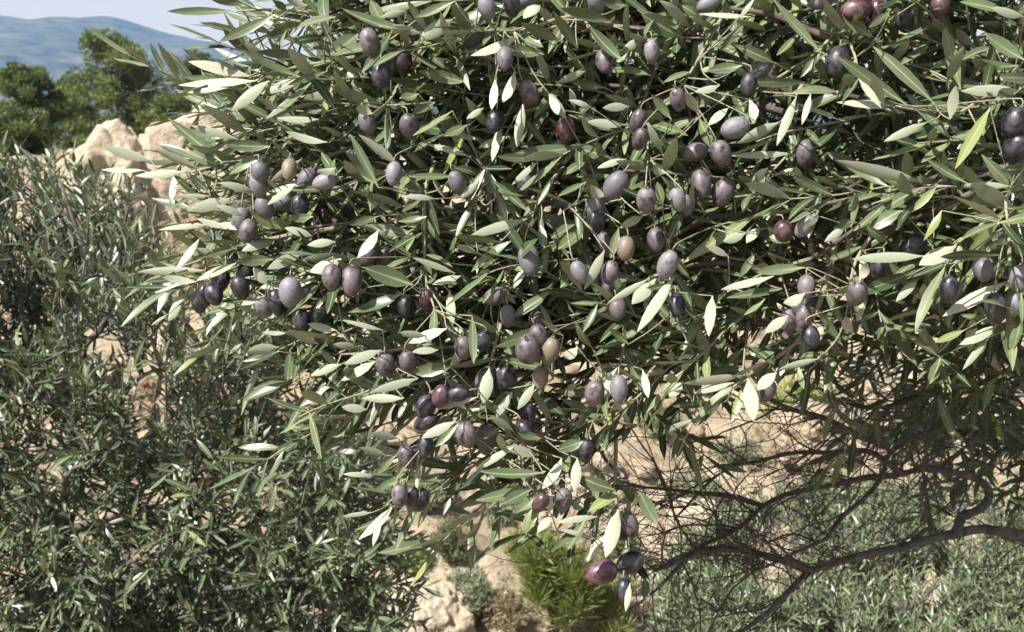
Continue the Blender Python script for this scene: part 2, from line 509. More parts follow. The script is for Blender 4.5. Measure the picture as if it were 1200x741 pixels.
# ------------------------------------------------------------------ blades: masses of small leaves in one mesh
def blades(name, B, T, W, Nn, mat, tint, parent=None, origin=None, porigin=None, kink=0.12):
    """every blade is a folded diamond: base, two sides, tip and a middle point (4 triangles)"""
    B = np.asarray(B); T = np.asarray(T); Nn = np.asarray(Nn); W = np.asarray(W)[:, None]
    X = T - B; L = np.linalg.norm(X, axis=1, keepdims=True) + 1e-9; X = X / L
    Z = Nn - X * np.sum(Nn * X, 1, keepdims=True)
    Z /= np.linalg.norm(Z, axis=1, keepdims=True) + 1e-9
    Y = np.cross(Z, X)
    mid = B + X * L * 0.5
    V = np.stack([B, mid + Y * W * 0.5, T, mid - Y * W * 0.5, mid - Z * (W * kink + L * 0.02)], 1).reshape(-1, 3)
    n = len(B)
    tri = np.array([(0, 4, 1), (1, 4, 2), (2, 4, 3), (3, 4, 0)])
    F = (np.arange(n)[:, None, None] * 5 + tri[None]).reshape(-1, 3)
    return mesh_obj(name, V, F, mat, parent, origin, porigin, smooth=False, tint=np.repeat(np.asarray(tint), 5))

def clump_blades(clumps, n, L0, L1, W, out_k=0.6, up_k=0.3):
    """clumps: (centre, radius, squash). blades on and in those ellipsoids, pointing outward"""
    ws = np.array([c[1] ** 2 for c in clumps]); ws /= ws.sum()
    idx = NR.choice(len(clumps), n, p=ws)
    D = NR.normal(size=(n, 3)); D /= np.linalg.norm(D, axis=1, keepdims=True)
    r = NR.uniform(0.35, 1.0, (n, 1)) ** 0.5
    C = np.array([tuple(c[0]) for c in clumps])[idx]; R = np.array([c[1] for c in clumps])[idx][:, None]
    S = np.array([c[2] for c in clumps])[idx]
    Pp = C + D * r * R * np.stack([np.ones(n), np.ones(n), S], 1)
    dirv = D * out_k + NR.normal(size=(n, 3)) * 0.5 + np.array([0, 0, up_k])
    dirv /= np.linalg.norm(dirv, axis=1, keepdims=True)
    L = NR.uniform(L0, L1, (n, 1))
    T = Pp + dirv * L
    Nn = D + np.array([0, 0, 0.8]) + NR.normal(size=(n, 3)) * 0.6
    tint = np.clip(NR.normal(0.5, 0.22, n) + 0.2 * NR.normal(size=len(clumps))[idx], 0, 1)
    return Pp, T, NR.uniform(W * 0.7, W * 1.3, n), Nn, tint

# ------------------------------------------------------------------ pines
def pine(px, d, py_top, width_px, label, mat, seed, lean=0.0, n=9000, h_extra=0.4):
    random.seed(seed)
    base = P(px, 200, d); base.z = hbase(base.x, base.y) - 0.1
    topz = P(px, py_top, d).z
    h = topz - base.z
    w = width_px / FPX * d / 2
    root = empty('pine_tree', base, label, 'pine tree', 'pines on the far bank')
    bo = tuple(base)
    mb = MB()
    tr = [base + Vector((lean * h * t + 0.12 * math.sin(t * 5 + seed), 0.1 * math.cos(t * 4), h * 0.93 * t)) for t in [i / 9 for i in range(10)]]
    mb.tube(tr, [0.04 + 0.13 * h / 6 * (1 - i / 9) for i in range(10)], 8)
    mb.build('trunk', M_PBARK, root, bo, bo)
    lm = MB(); clumps = []
    for i in range(46):
        t = 0.07 + 0.93 * (i + rnd(0, 1)) / 46
        p0 = tr[0].lerp(tr[-1], t); k = t * 9; a_ = int(min(k, 8)); p0 = tr[a_].lerp(tr[a_ + 1], k - a_)
        ang = i * 2.4 + rnd(-0.5, 0.5)
        prof = math.sin(min(1, (1.12 - t) / 0.75) * math.pi / 2) * (0.75 + 0.25 * min(1, t / 0.35))
        L = w * prof * rnd(0.6, 1.08)
        e = p0 + Vector((math.cos(ang) * L, math.sin(ang) * L, L * rnd(0.05, 0.5)))
        m_ = p0.lerp(e, 0.5) - Vector((0, 0, 0.06 * L))
        lm.tube([p0, m_, e], [0.05 * (1 - t) + 0.02, 0.025, 0.008], 5)
        for q in range(4):
            f = rnd(0.45, 1.1)
            c = p0.lerp(e, f) + Vector((gau(0, 0.2), gau(0, 0.2), gau(0.1, 0.15))) * (w / 2.3)
            clumps.append((c, rnd(0.2, 0.42) * w / 2.3, rnd(0.45, 0.7)))
    for q in range(8):
        clumps.append((tr[-1] + Vector((gau(0, .25), gau(0, .25), rnd(-0.3, 0.25))), rnd(0.2, 0.38), 0.8))
    lm.build('limb', M_PBARK, root, bo, bo)
    cr = blades('crown', *clump_blades_args(clumps, int(n * 1.6), 0.13, 0.27, 0.05), parent=root, mat=mat, origin=bo, porigin=bo)
    tag(cr, kind='stuff')
def clump_blades_args(clumps, n, a, b, w):
    Pp, T, W, Nn, tint = clump_blades(clumps, n, a, b, w)
    CB['t'] = tint
    return Pp, T, W, Nn
CB = {}
_bl = blades
def blades(name, B, T, W, Nn, mat=None, tint=None, **k):
    return _bl(name, B, T, W, Nn, mat, CB['t'] if tint is None else tint, **k)

pine(142, 44, 50, 138, 'tallest bushy green pine with rounded crown on the far bank', M_PINE, 3, 0.02, 16000)
pine(36, 40, 82, 92, 'dark green pine standing left against the far blue hill', M_PINE2, 4, -0.03, 12000)
pine(-40, 42, 95, 90, 'dark pine at the very edge beside the darker conical one', M_PINE2, 5, 0, 6000)
pine(92, 47, 92, 70, 'mid green pine filling the gap between two bigger pines', M_PINE2, 6, 0, 8000)
pine(236, 46, 66, 74, 'slim pine half hidden behind the fruiting olive sprays', M_PINE2, 7, 0.03, 9000)
pine(205, 41, 118, 64, 'low young pine right behind the largest sandstone outcrop', M_PINE, 8, 0, 7000)
pine(290, 45, 85, 70, 'pine mostly covered by the olive branch tips', M_PINE2, 9, 0, 6000)
pine(20, 35, 140, 100, 'low spreading dark pine bush before the pine row', M_PINE2, 10, 0, 8000)

# ------------------------------------------------------------------ shrubs
def shrub(px, py, d, w_px, h_px, label, mat, n, L, W, seed, upk=0.5, stems=7, dry=False, cat='shrub'):
    random.seed(seed)
    w = w_px / FPX * d / 2; h = h_px / FPX * d
    b = P(px, py, d)
    b.z = hbase(b.x, b.y) - 0.03
    root = empty('shrub', b, label, cat, 'shrubs on the slope')
    bo = tuple(b)
    mb = MB(); clumps = []
    for i in range(stems):
        a = i * 2.4 + rnd(-.4, .4); r = w * rnd(0.2, 0.8)
        e = b + Vector((math.cos(a) * r, math.sin(a) * r, h * rnd(0.55, 0.9)))
        mb.tube([b, b.lerp(e, 0.5) + Vector((0, 0, h * 0.1)), e], [0.022, 0.014, 0.006], 5)
        for q in range(3):
            f = rnd(0.55, 1.05)
            clumps.append((b.lerp(e, f) + rvec() * w * 0.4, w * rnd(0.12, 0.42), rnd(0.5, 1.3)))
    mb.build('stem', M_DTWIG, root, bo, bo)
    Pp, T, Wd, Nn, tint = clump_blades(clumps, n, L * 0.6, L * 1.3, W, 0.6, upk)
    tag(blades('foliage', Pp, T, Wd, Nn, mat, tint, parent=root, origin=bo, porigin=bo), kind='stuff')

shrub(652, 765, 12.0, 84, 118, 'bright yellow green broom bush with upright wispy shoots', M_BROOM, 9000, 0.24, 0.012, 21, 1.3, 14)
shrub(712, 760, 12.2, 60, 60, 'smaller green broom bush next to the bright one', M_BROOM, 2200, 0.2, 0.012, 22, 1.5, 7)
shrub(548, 700, 12.7, 70, 70, 'rounded grey green sage bush beside the pale flat boulder', M_SAGE, 4200, 0.08, 0.02, 23)
shrub(600, 715, 12.3, 56, 56, 'brownish dry bush between the sage bush and the broom', M_DRY, 2600, 0.08, 0.014, 24)
shrub(525, 650, 13.8, 62, 44, 'dark low shrub in the shaded gully of the bank', M_MAQUIS, 3000, 0.07, 0.022, 25)
shrub(478, 655, 13.6, 52, 40, 'olive green cushion shrub beside the dark gully shrub', M_BROOM, 2600, 0.07, 0.02, 26)
shrub(500, 600, 15.0, 60, 50, 'grey leafed shrub growing above the dark gully', M_SAGE, 2600, 0.08, 0.022, 27)
shrub(935, 445, 16.5, 90, 46, 'green shrub seen through the bare olive twigs', M_BROOM, 3000, 0.1, 0.024, 28)
shrub(815, 545, 15.0, 80, 44, 'grey green shrub behind the thin dark twig ends', M_SAGE, 2600, 0.09, 0.024, 29)
shrub(985, 545, 14.0, 70, 46, 'yellowish shrub next to the low tan rock', M_BROOM, 2200, 0.09, 0.022, 30)
shrub(150, 330, 19.0, 80, 60, 'dark shrub below the rounded tan boulder', M_MAQUIS, 2400, 0.1, 0.03, 31)
shrub(300, 300, 21.0, 90, 70, 'grey shrub at the side of the largest outcrop', M_SAGE, 2400, 0.1, 0.03, 32)
shrub(310, 470, 16.0, 90, 60, 'green shrub behind the lowest hanging olives', M_MAQUIS, 2600, 0.1, 0.03, 33)
shrub(220, 560, 13.0, 110, 70, 'dark shrub growing behind the young olive crown', M_MAQUIS, 3000, 0.09, 0.026, 34)
shrub(510, 741, 11.4, 60, 40, 'yellow brown dry tuft below the pale flat boulder', M_DRY, 1800, 0.1, 0.014, 36)
SHRUB_LABELS = ['low grey cushion shrub on the pale sloping slab', 'dull green cushion shrub on bare soil above the broom', 'grey tuft beside the tall swirled tan rock', 'dark green cushion high on the slope behind twig ends',
    'grey cushion shrub behind the longest pale hanging twig', 'dark cushion shrub right behind the smaller broom', 'grey shrub under the yellowish shrub and low tan rock', 'dark cushion shrub above the wide brown rock',
    'grey cushion shrub behind the young olive right branches', 'dark cushion shrub behind the top of the young olive', 'grey cushion shrub behind the young olive left branches', 'dark shrub below the orange tan rock in the leaf gap',
    'grey shrub at the foot of the young olive stem', 'small dark tuft left of the swirled tan rock', 'grey cushion beside the pale yellow rock behind bare twigs', 'dark cushion uphill of the green shrub behind bare twigs']
for i, (px, py, d, w, h) in enumerate([(700, 560, 15.2, 50, 30), (620, 640, 13.8, 40, 24), (585, 590, 14.6, 34, 22), (770, 470, 16.6, 60, 34), (860, 500, 15.8, 56, 32), (730, 620, 13.8, 50, 34), (890, 560, 14.4, 60, 34), (400, 430, 17.2, 60, 34), (250, 480, 15.6, 70, 40), (60, 380, 17.0, 80, 44), (20, 520, 14.0, 80, 46), (300, 640, 12.8, 80, 46), (120, 640, 12.4, 80, 46), (460, 560, 15.2, 40, 26), (1060, 420, 17, 60, 34), (940, 400, 18, 60, 34)]):
    shrub(px, py, d, w, h, SHRUB_LABELS[i], [M_SAGE, M_MAQUIS, M_SAGE, M_DRY][i % 4] if i % 4 != 3 else M_MAQUIS, 1500, 0.07, 0.02, 60 + i)
dry_grass()
random.seed(12)

# ------------------------------------------------------------------ olive leaf template: two sheets with a shared edge
STN = [0.0, 0.09, 0.27, 0.5, 0.74, 0.91, 1.0]
WID = [0.05, 0.13, 0.40, 0.5, 0.40, 0.17, 0.0]
def leaf_template(curve, fold, twist, stn=STN, wid=WID, th=0.012):
    """length 1 along X, width about 1 across Y (scaled per leaf); +Z is the upper side"""
    V, F, MI = [], [], []
    def pt(t, y, z):
        zz = z * 1.0
        a = twist * t
        yy, zz = y * math.cos(a) - zz * math.sin(a), y * math.sin(a) + zz * math.cos(a)
        return (t, yy, zz - 0)
    ids = []
    for t, w in zip(stn, wid):
        arch = curve * (t * (1 - t) * 4 * 0.5 - t * t * 0.7)
        row = []
        if w == 0.0:
            V.append(pt(t, 0, arch)); ids.append([len(V) - 1]); continue
        V.append(pt(t, w, arch)); V.append(pt(t, 0, arch - fold * w)); V.append(pt(t, -w, arch))
        V.append(pt(t, w, arch - th)); V.append(pt(t, 0, arch - fold * w - th * 1.6)); V.append(pt(t, -w, arch - th))
        k = len(V) - 6
        ids.append([k, k + 1, k + 2, k + 3, k + 4, k + 5])
    for a, b in zip(ids[:-1], ids[1:]):
        if len(b) == 6:
            F += [(a[1], b[1], b[0]), (a[1], b[0], a[0]), (a[2], b[2], b[1]), (a[2], b[1], a[1])]; MI += [0] * 4
            F += [(a[4], b[3], b[4]), (a[4], a[3], b[3]), (a[5], b[4], b[5]), (a[5], a[4], b[4])]; MI += [1] * 4
        else:
            F += [(a[1], b[0], a[0]), (a[2], b[0], a[1])]; MI += [0, 0]
            V.append(tuple(V[b[0]])); e = len(V) - 1
            F += [(a[4], a[3], e), (a[5], a[4], e)]; MI += [1, 1]
    AC = np.array([min(1.0, abs(v[1]) * 2.2 + abs(math.sin(twist * v[0])) * 0) for v in V])
    return np.array(V), np.array(F), np.array(MI), AC
TEMPL = [leaf_template(rnd(-0.3, 0.8), rnd(0.05, 0.5), rnd(-0.7, 0.7)) for _ in range(18)]
STN2 = [0.0, 0.3, 0.7, 1.0]; WID2 = [0.06, 0.45, 0.42, 0.0]
TEMPL_LO = [leaf_template(rnd(-0.2, 0.7), rnd(0.05, 0.5), rnd(-0.4, 0.4), STN2, WID2) for _ in range(10)]

LEAF_MESH = []
for i, (v, f, mi, ac) in enumerate(TEMPL * 2):
    me = bpy.data.meshes.new('leaf')
    me.from_pydata(v.tolist(), [], f.tolist())
    me.materials.append(M_UP); me.materials.append(M_DN)
    me.polygons.foreach_set('material_index', mi.astype(np.int32))
    me.polygons.foreach_set('use_smooth', np.ones(len(f), dtype=bool))
    a = me.attributes.new('tint', 'FLOAT', 'POINT')
    tv = min(1, max(0, gau(0.5, 0.22)))
    a.data.foreach_set('value', np.full(len(v), tv, dtype=np.float32))
    me.attributes.new('across', 'FLOAT', 'POINT').data.foreach_set('value', ac.astype(np.float32))
    me['tint_v'] = tv
    me.update()
    LEAF_MESH.append(me)
LEAF_BY_TINT = sorted(LEAF_MESH, key=lambda m: m['tint_v'])

class LeafBank:
    """leaves waiting to be written out, either each as an object or joined as one part"""
    def __init__(s): s.items = []
    def add(s, B, T, Nn, w, tint=None):
        s.items.append((Vector(B), Vector(T), Vector(Nn), w, min(1, max(0, gau(0.47, 0.26))) if tint is None else tint))

def leaves_joined(items, templ, name, parent, origin, mats=None):
    n = len(items)
    B = np.array([tuple(i[0]) for i in items]); T = np.array([tuple(i[1]) for i in items]); Nn = np.array([tuple(i[2]) for i in items])
    W = np.array([i[3] for i in items])[:, None]; tint = np.array([i[4] for i in items])
    X = T - B; L = np.linalg.norm(X, axis=1, keepdims=True) + 1e-9; X /= L
    Z = Nn - X * np.sum(Nn * X, 1, keepdims=True); Z /= np.linalg.norm(Z, axis=1, keepdims=True) + 1e-9
    Y = np.cross(Z, X)
    k = NR.integers(0, len(templ), n)
    VV, FF, MM, TT, AA = [], [], [], [], []
    base = 0
    for j, (tv, tf, tm, ta) in enumerate(templ):
        s = np.where(k == j)[0]
        if not len(s): continue
        pts = B[s][:, None] + X[s][:, None] * (tv[None, :, 0:1] * L[s][:, None]) + Y[s][:, None] * (tv[None, :, 1:2] * W[s][:, None]) + Z[s][:, None] * (tv[None, :, 2:3] * W[s][:, None])
        VV.append(pts.reshape(-1, 3))
        FF.append((np.arange(len(s))[:, None, None] * len(tv) + tf[None] + base).reshape(-1, 3))
        MM.append(np.tile(tm, len(s))); TT.append(np.repeat(tint[s], len(tv))); AA.append(np.tile(ta, len(s)))
        base += len(s) * len(tv)
    o = mesh_obj(name, np.concatenate(VV), np.concatenate(FF), mats or [M_UP, M_DN], parent, origin, origin, True, np.concatenate(MM), np.concatenate(TT))
    o.data.attributes.new('across', 'FLOAT', 'POINT').data.foreach_set('value', np.concatenate(AA).astype(np.float32))
    return tag(o, kind='stuff')

def leaf_object(item, parent, porigin):
    B, T, Nn, w, tint = item
    X, Y, Z = frame(T - B, Nn)
    L = (T - B).length
    k = int(min(0.999, max(0, tint)) * len(LEAF_BY_TINT))
    k = min(len(LEAF_BY_TINT) - 1, max(0, k + random.randint(-2, 2)))
    o = bpy.data.objects.new('leaf', LEAF_BY_TINT[k])
    b = B - Vector(porigin)
    o.matrix_basis = Matrix(((X.x * L, Y.x * w, Z.x * w, b.x), (X.y * L, Y.y * w, Z.y * w, b.y), (X.z * L, Y.z * w, Z.z * w, b.z), (0, 0, 0, 1)))
    COL.objects.link(o)
    o.parent = parent
    return o

# olives: a slightly pointed ellipsoid, stalk end up
def olive_mesh(mat, seed):
    random.seed(seed)
    V, F = [], []
    nr, ns = 9, 12
    tip = rnd(0.02, 0.09); asym = rnd(-0.08, 0.08)
    for i in range(nr + 1):
        t = math.pi * i / nr
        z = math.cos(t); r = math.sin(t) * (1 + asym * z)
        if z < 0: z -= tip * (max(0, -z)) ** 6
        if i == 0: z -= 0.04
        if i in (0, nr): V.append((0, 0, z)); continue
        for k in range(ns):
            a = 2 * math.pi * k / ns
            V.append((r * math.cos(a), r * math.sin(a), z))
    for k in range(ns): F.append((0, 1 + k, 1 + (k + 1) % ns))
    for i in range(nr - 2):
        for k in range(ns):
            a = 1 + i * ns + k; b = 1 + i * ns + (k + 1) % ns
            F.append((a, a + ns, b + ns, b))
    e = len(V) - 1
    for k in range(ns): F.append((e, e - ns + (k + 1) % ns, e - ns + k))
    me = bpy.data.meshes.new('olive'); me.from_pydata(V, [], F); me.materials.append(mat)
    me.polygons.foreach_set('use_smooth', np.ones(len(F), dtype=bool)); me.update()
    return me
OLV = {k: [olive_mesh(m, i) for i in range(3)] for k, m in OM.items()}

def grow_leaves(bank, pts, spacing, L0, L1, wr, tipk=1.0, start=0.1, droop=0.0, tint=None, upbias=0.8, skip=0.05):
    """opposite pairs of leaves along a shoot, each pair turned a quarter, plus a tip pair"""
    dist = [0]
    for a, b in zip(pts[:-1], pts[1:]): dist.append(dist[-1] + (b - a).length)
    tot = dist[-1]
    if tot < 1e-4: return
    s = tot * start; node = random.randint(0, 3)
    while s <= tot:
        i = 0
        while i < len(dist) - 2 and dist[i + 1] < s: i += 1
        f = (s - dist[i]) / max(1e-6, dist[i + 1] - dist[i])
        p = pts[i].lerp(pts[i + 1], f); d = (pts[i + 1] - pts[i]).normalized()
        a0 = node * math.pi / 2 + rnd(-0.5, 0.5)
        o1 = d.orthogonal().normalized()
        for k in (0, math.pi):
            if random.random() < skip: continue
            q = Quaternion(d, a0 + k) @ o1
            ang = rnd(0.45, 1.15) if s < tot * 0.92 else rnd(0.15, 0.6)
            dr = (d * math.cos(ang) + q * math.sin(ang) + Vector((0, 0, -droop)) + rvec() * 0.18).normalized()
            L = rnd(L0, L1) * (0.7 + 0.3 * min(1, s / (0.3 * tot + 1e-6)))
            nn = (UP * upbias * 0.6 - q * 0.25 + d * 0.2 + SUN_DIR * 0.7 + rvec() * 0.6)
            bank.add(p, p + dr * L, nn, L * rnd(wr * 0.85, wr * 1.2), tint() if tint else None)
        node += 1
        s += spacing * rnd(0.75, 1.3)

# ------------------------------------------------------------------ the fruiting olive tree, as it stands in front
def Dfront(x, y):
    """distance of the outer leaves of the crown"""
    d = 0.97 + 0.12 * max(0, (500 - x) / 500) - 0.12 * max(0, min(1, (x - 900) / 250)) * max(0, 1 - abs(y - 300) / 300)
    return d + 0.03 * noise.noise(Vector((x * 0.012, y * 0.012, 0.5)))

T_BASE = Vector((1.62, 2.15, 0)); T_BASE.z = hbase(T_BASE.x, T_BASE.y) - 0.06
olive = empty('olive_tree', T_BASE, 'large olive tree full of dark ripe olives filling the foreground', 'olive tree', 'olive trees on the slope')
TB = tuple(T_BASE)
KD_PTS = []        # (point, branch index) of every piece of wood a leaf or an olive can hang on
def remember(pts, tagi):
    for p in pts: KD_PTS.append((Vector(p), tagi))

# trunk and limbs
FORK = Vector((1.5, 2.1, -1.05))
mb = MB()
trunk = spline([T_BASE, Vector((1.66, 2.12, T_BASE.z + 0.45)), Vector((1.54, 2.15, -1.45)), FORK], 0.07)
mb.tube(trunk, [0.17 - 0.07 * i / (len(trunk) - 1) + 0.02 * noise.noise(p * 6) + (0.08 * max(0, 1 - i / 4)) for i, p in enumerate(trunk)], 14)
mb.build('trunk', M_BARK, olive, TB, TB)

LIMBS = []
def limb(pts, r0, r1, name='limb', mat=None, jit=0.0, n=8):
    q = spline(pts, 0.03)
    if jit: q = [p + Vector((noise.noise(p * 9), noise.noise(p * 9 + Vector((5, 0, 0))), noise.noise(p * 9 + Vector((0, 7, 0))))) * jit for p in q]
    m = MB(); k = len(q) - 1
    m.tube(q, [(r0 + (r1 - r0) * i / k) * (1 + 0.3 * noise.noise(p * 22) + 0.25 * max(0, noise.noise(p * 7))) for i, p in enumerate(q)], n)
    o = m.build(name, mat or M_BARK, olive, tuple(q[0]), TB)
    LIMBS.append(q)
    return q
U1 = limb([FORK, Vector((1.2, 1.95, -0.55)), P(1150, 290, 1.9), P(1000, 120, 1.72), P(800, 10, 1.6), P(600, -40, 1.5), P(430, -60, 1.4)], 0.055, 0.012, jit=0.03)
U2 = limb([FORK, Vector((1.35, 1.9, -0.3)), P(1260, 40, 1.8), P(1120, -90, 1.6), P(930, -170, 1.45), P(760, -220, 1.35)], 0.05, 0.012, jit=0.03)
U3 = limb([U1[16], P(1030, 300, 1.85), P(880, 255, 1.65), P(720, 260, 1.48), P(570, 270, 1.38), P(440, 230, 1.32)], 0.028, 0.007, jit=0.02)
U4 = limb([U3[14], P(860, 340, 1.6), P(740, 400, 1.42), P(640, 430, 1.32), P(560, 440, 1.25)], 0.016, 0.005, jit=0.015)
U5 = limb([U2[20], P(1290, 150, 1.3), P(1230, 120, 1.05), P(1200, 190, 0.95)], 0.02, 0.006, jit=0.01)
U6 = limb([U1[40], P(760, 140, 1.5), P(620, 150, 1.4), P(480, 140, 1.32), P(380, 120, 1.25)], 0.016, 0.005, jit=0.015)
CROWN_LIMBS = list(LIMBS)
# bare lower limbs that reach out to the left under the crown
L1 = limb([FORK, Vector((1.3, 2.0, -1.02)), P(1205, 628, 1.92), P(1110, 625, 1.88), P(1083, 628, 1.87), P(1046, 647, 1.85), P(1000, 655, 1.83), P(947, 667, 1.8), P(927, 690, 1.76), P(903, 716, 1.72), P(850, 752, 1.66)], 0.0165, 0.003, jit=0.014)
def nearest_i(q, p): return min(range(len(q)), key=lambda i: (q[i] - p).length)
j = nearest_i(L1, P(947, 667, 1.8))
limb([L1[j], P(910, 654, 1.78), P(877, 645, 1.76), P(837, 647, 1.73), P(800, 657, 1.7), P(765, 670, 1.66)], 0.009, 0.003, jit=0.012)
j = nearest_i(L1, P(1113, 624, 1.88))
LC = limb([L1[j], P(1121, 606, 1.9), P(1146, 596, 1.94), P(1158, 582, 1.97), P(1150, 568, 1.98), P(1133, 558, 1.99), P(1098, 551, 1.97), P(1058, 554, 1.95), P(1015, 564, 1.92), P(972, 567, 1.89), P(943, 575, 1.87), P(900, 592, 1.83), P(866, 621, 1.78), P(818, 648, 1.73), P(772, 690, 1.68)], 0.009, 0.0025, jit=0.012)
j = nearest_i(LC, P(900, 592, 1.83))
limb([LC[j], P(866, 584, 1.82), P(833, 579, 1.8), P(795, 577, 1.78), P(735, 574, 1.74)], 0.006, 0.002, jit=0.012)
LD = limb([U1[14], P(1150, 470, 2.1), P(1098, 505, 2.0), P(1043, 531, 1.9), P(1030, 561, 1.86), P(1012, 586, 1.84), P(980, 614, 1.8), P(965, 632, 1.79), P(930, 645, 1.76), P(880, 668, 1.7)], 0.009, 0.0022, jit=0.013)
j = nearest_i(LD, P(1043, 531, 1.9))
limb([LD[j], P(1012, 514, 1.86), P(985, 497, 1.83), P(920, 478, 1.78), P(870, 452, 1.74), P(820, 440, 1.7)], 0.007, 0.002, jit=0.012)
limb([LD[nearest_i(LD, P(1098, 505, 2.0))], P(1092, 440, 1.98), P(1055, 462, 1.95), P(1030, 490, 1.92), P(1005, 545, 1.88)], 0.006, 0.002, jit=0.01)
limb([LC[nearest_i(LC, P(1058, 554, 1.95))], P(1010, 530, 1.9), P(950, 530, 1.86), P(890, 540, 1.82), P(840, 560, 1.78), P(790, 610, 1.74)], 0.006, 0.002, jit=0.012)
LOW = LIMBS[len(CROWN_LIMBS):]

# thin dry twigs on the lower limbs
mb = MB()
def dry_twig(p, d, L, r, lvl):
    pts = [p]; n = 7
    bend = rvec() * 0.13 + Vector((-0.04, -0.01, 0.0))
    for i in range(n):
        d = (d + rvec() * 0.3 + bend).normalized()
        pts.append(pts[-1] + d * L / n)
    mb.tube(pts, [r * (1 - 0.75 * i / n) for i in range(n + 1)], 4)
    if lvl < 2:
        for k in range(random.randint(2, 4)):
            i = random.randint(1, n - 1)
            dry_twig(pts[i], (d + rvec() * 0.9).normalized(), L * rnd(0.35, 0.65), r * 0.6, lvl + 1)
for q in LOW:
    for k in range(max(3, int(len(q) * 0.7))):
        i = random.randint(int(len(q) * 0.25), len(q) - 1)
        d0 = Vector((-0.75, -0.15, 0.1)) + rvec() * 0.85
        dry_twig(q[i], d0.normalized(), rnd(0.1, 0.38), rnd(0.0011, 0.0024), 0)
DRY_TWIG_MB = mb
tag(mb.build('dry_twigs', M_DTWIG, olive, TB, TB), kind='stuff')

def Z(ox, oy, pts): return [(ox + x / 3.0, oy + y / 3.0) for x, y in pts]
TW = []
def tw(ox, oy, *lines):
    for l in lines: TW.append(Z(ox, oy, l))
tw(0, 0, [(1160, 90), (1100, 50), (960, 35), (820, 40)], [(1260, 200), (1000, 245), (880, 275), (790, 285)], [(1240, 450), (1060, 470), (940, 520), (830, 560), (700, 600), (640, 602)],
   [(1240, 720), (1180, 690), (1050, 590), (960, 562), (880, 560)], [(1120, 720), (920, 690), (800, 700), (730, 700)])
tw(400, 0, [(440, 100), (330, 130), (240, 230), (160, 370)], [(640, 230), (530, 290), (440, 380), (370, 470)], [(610, 360), (560, 450), (530, 560), (470, 720)], [(780, 590), (720, 660), (680, 740)],
   [(1190, 150), (1110, 230), (1060, 360), (1000, 440)], [(1075, 340), (1078, 560)], [(330, 570), (295, 680), (293, 950)], [(1000, 600), (880, 690), (780, 740)], [(950, 90), (800, 60), (640, 105), (470, 110)],
   [(900, 300), (780, 420), (700, 520), (560, 560)])
tw(800, 0, [(560, -60), (550, 0), (540, 90), (480, 180), (390, 240), (260, 320)], [(540, 90), (600, 180), (620, 280)], [(1230, 320), (1080, 340), (960, 400), (890, 375)], [(1290, 640), (1200, 660), (1140, 690), (1142, 790)],
   [(1250, 655), (1150, 660), (1000, 660), (840, 650)], [(420, 300), (370, 400), (380, 520), (300, 620)], [(160, 30), (110, 110), (60, 200), (0, 300)])
tw(0, 247, [(1200, 60), (1000, 90), (830, 130), (690, 180), (600, 210)], [(1100, 150), (900, 175), (800, 210), (690, 250)], [(1200, 90), (1130, 190), (1050, 230), (960, 290), (880, 320)], [(1000, 360), (1040, 420), (1080, 500), (1110, 570)],
   [(1220, 420), (1100, 440), (980, 490)], [(1230, 500), (1190, 550), (1100, 590)])
tw(400, 247, [(293, -40), (295, 220), (330, 350)], [(530, 260), (430, 250), (330, 180), (250, 165)], [(690, -20), (660, 60), (600, 200), (560, 260)], [(330, 470), (190, 490), (100, 500), (0, 505)], [(1180, 200), (1080, 240), (960, 300), (930, 350)],
   [(745, 430), (745, 590)], [(1150, 100), (1160, 400)], [(560, 400), (520, 555), (500, 660)], [(420, 560), (300, 600), (200, 620), (70, 650)], [(850, 400), (720, 430), (600, 520), (480, 650)], [(1000, 380), (980, 540), (930, 640)])
tw(800, 247, [(1110, -20), (1040, 60), (960, 120), (920, 190)], [(1142, -30), (1155, 230), (1190, 300), (1195, 380)], [(545, 60), (520, 200), (470, 350), (390, 470), (230, 580), (130, 650), (40, 740)], [(430, -10), (250, 20), (100, 60)],
   [(390, 470), (405, 560)], [(230, 385), (210, 580)], [(660, 90), (600, 200), (590, 330)], [(450, 170), (300, 215), (150, 290)], [(1130, 120), (1060, 160), (900, 165)], [(1190, 300), (1110, 400), (1065, 460)])
tw(400, 494, [(965, 40), (968, 300), (1010, 450)], [(1010, 230), (1015, 560)], [(300, 60), (270, 100), (220, 190), (170, 300)], [(850, 60), (800, 130), (700, 240), (640, 260)], [(520, -60), (440, -10), (330, 40)], [(700, 20), (640, 80), (560, 120)], [(960, 230), (880, 330), (780, 390)])

BRANCH = []
for line in TW:
    m0 = sum(p[0] for p in line) / len(line); m1 = sum(p[1] for p in line) / len(line)
    off = rnd(0.0, 0.05)
    pts = [P(x, y, Dfront(x, y) + off + 0.05 * (1 - i / (len(line) - 1))) for i, (x, y) in enumerate(line)]
    BRANCH.append({'pts': spline(pts, 0.012), 'mb': MB(), 'leaves': [], 'olives': []})
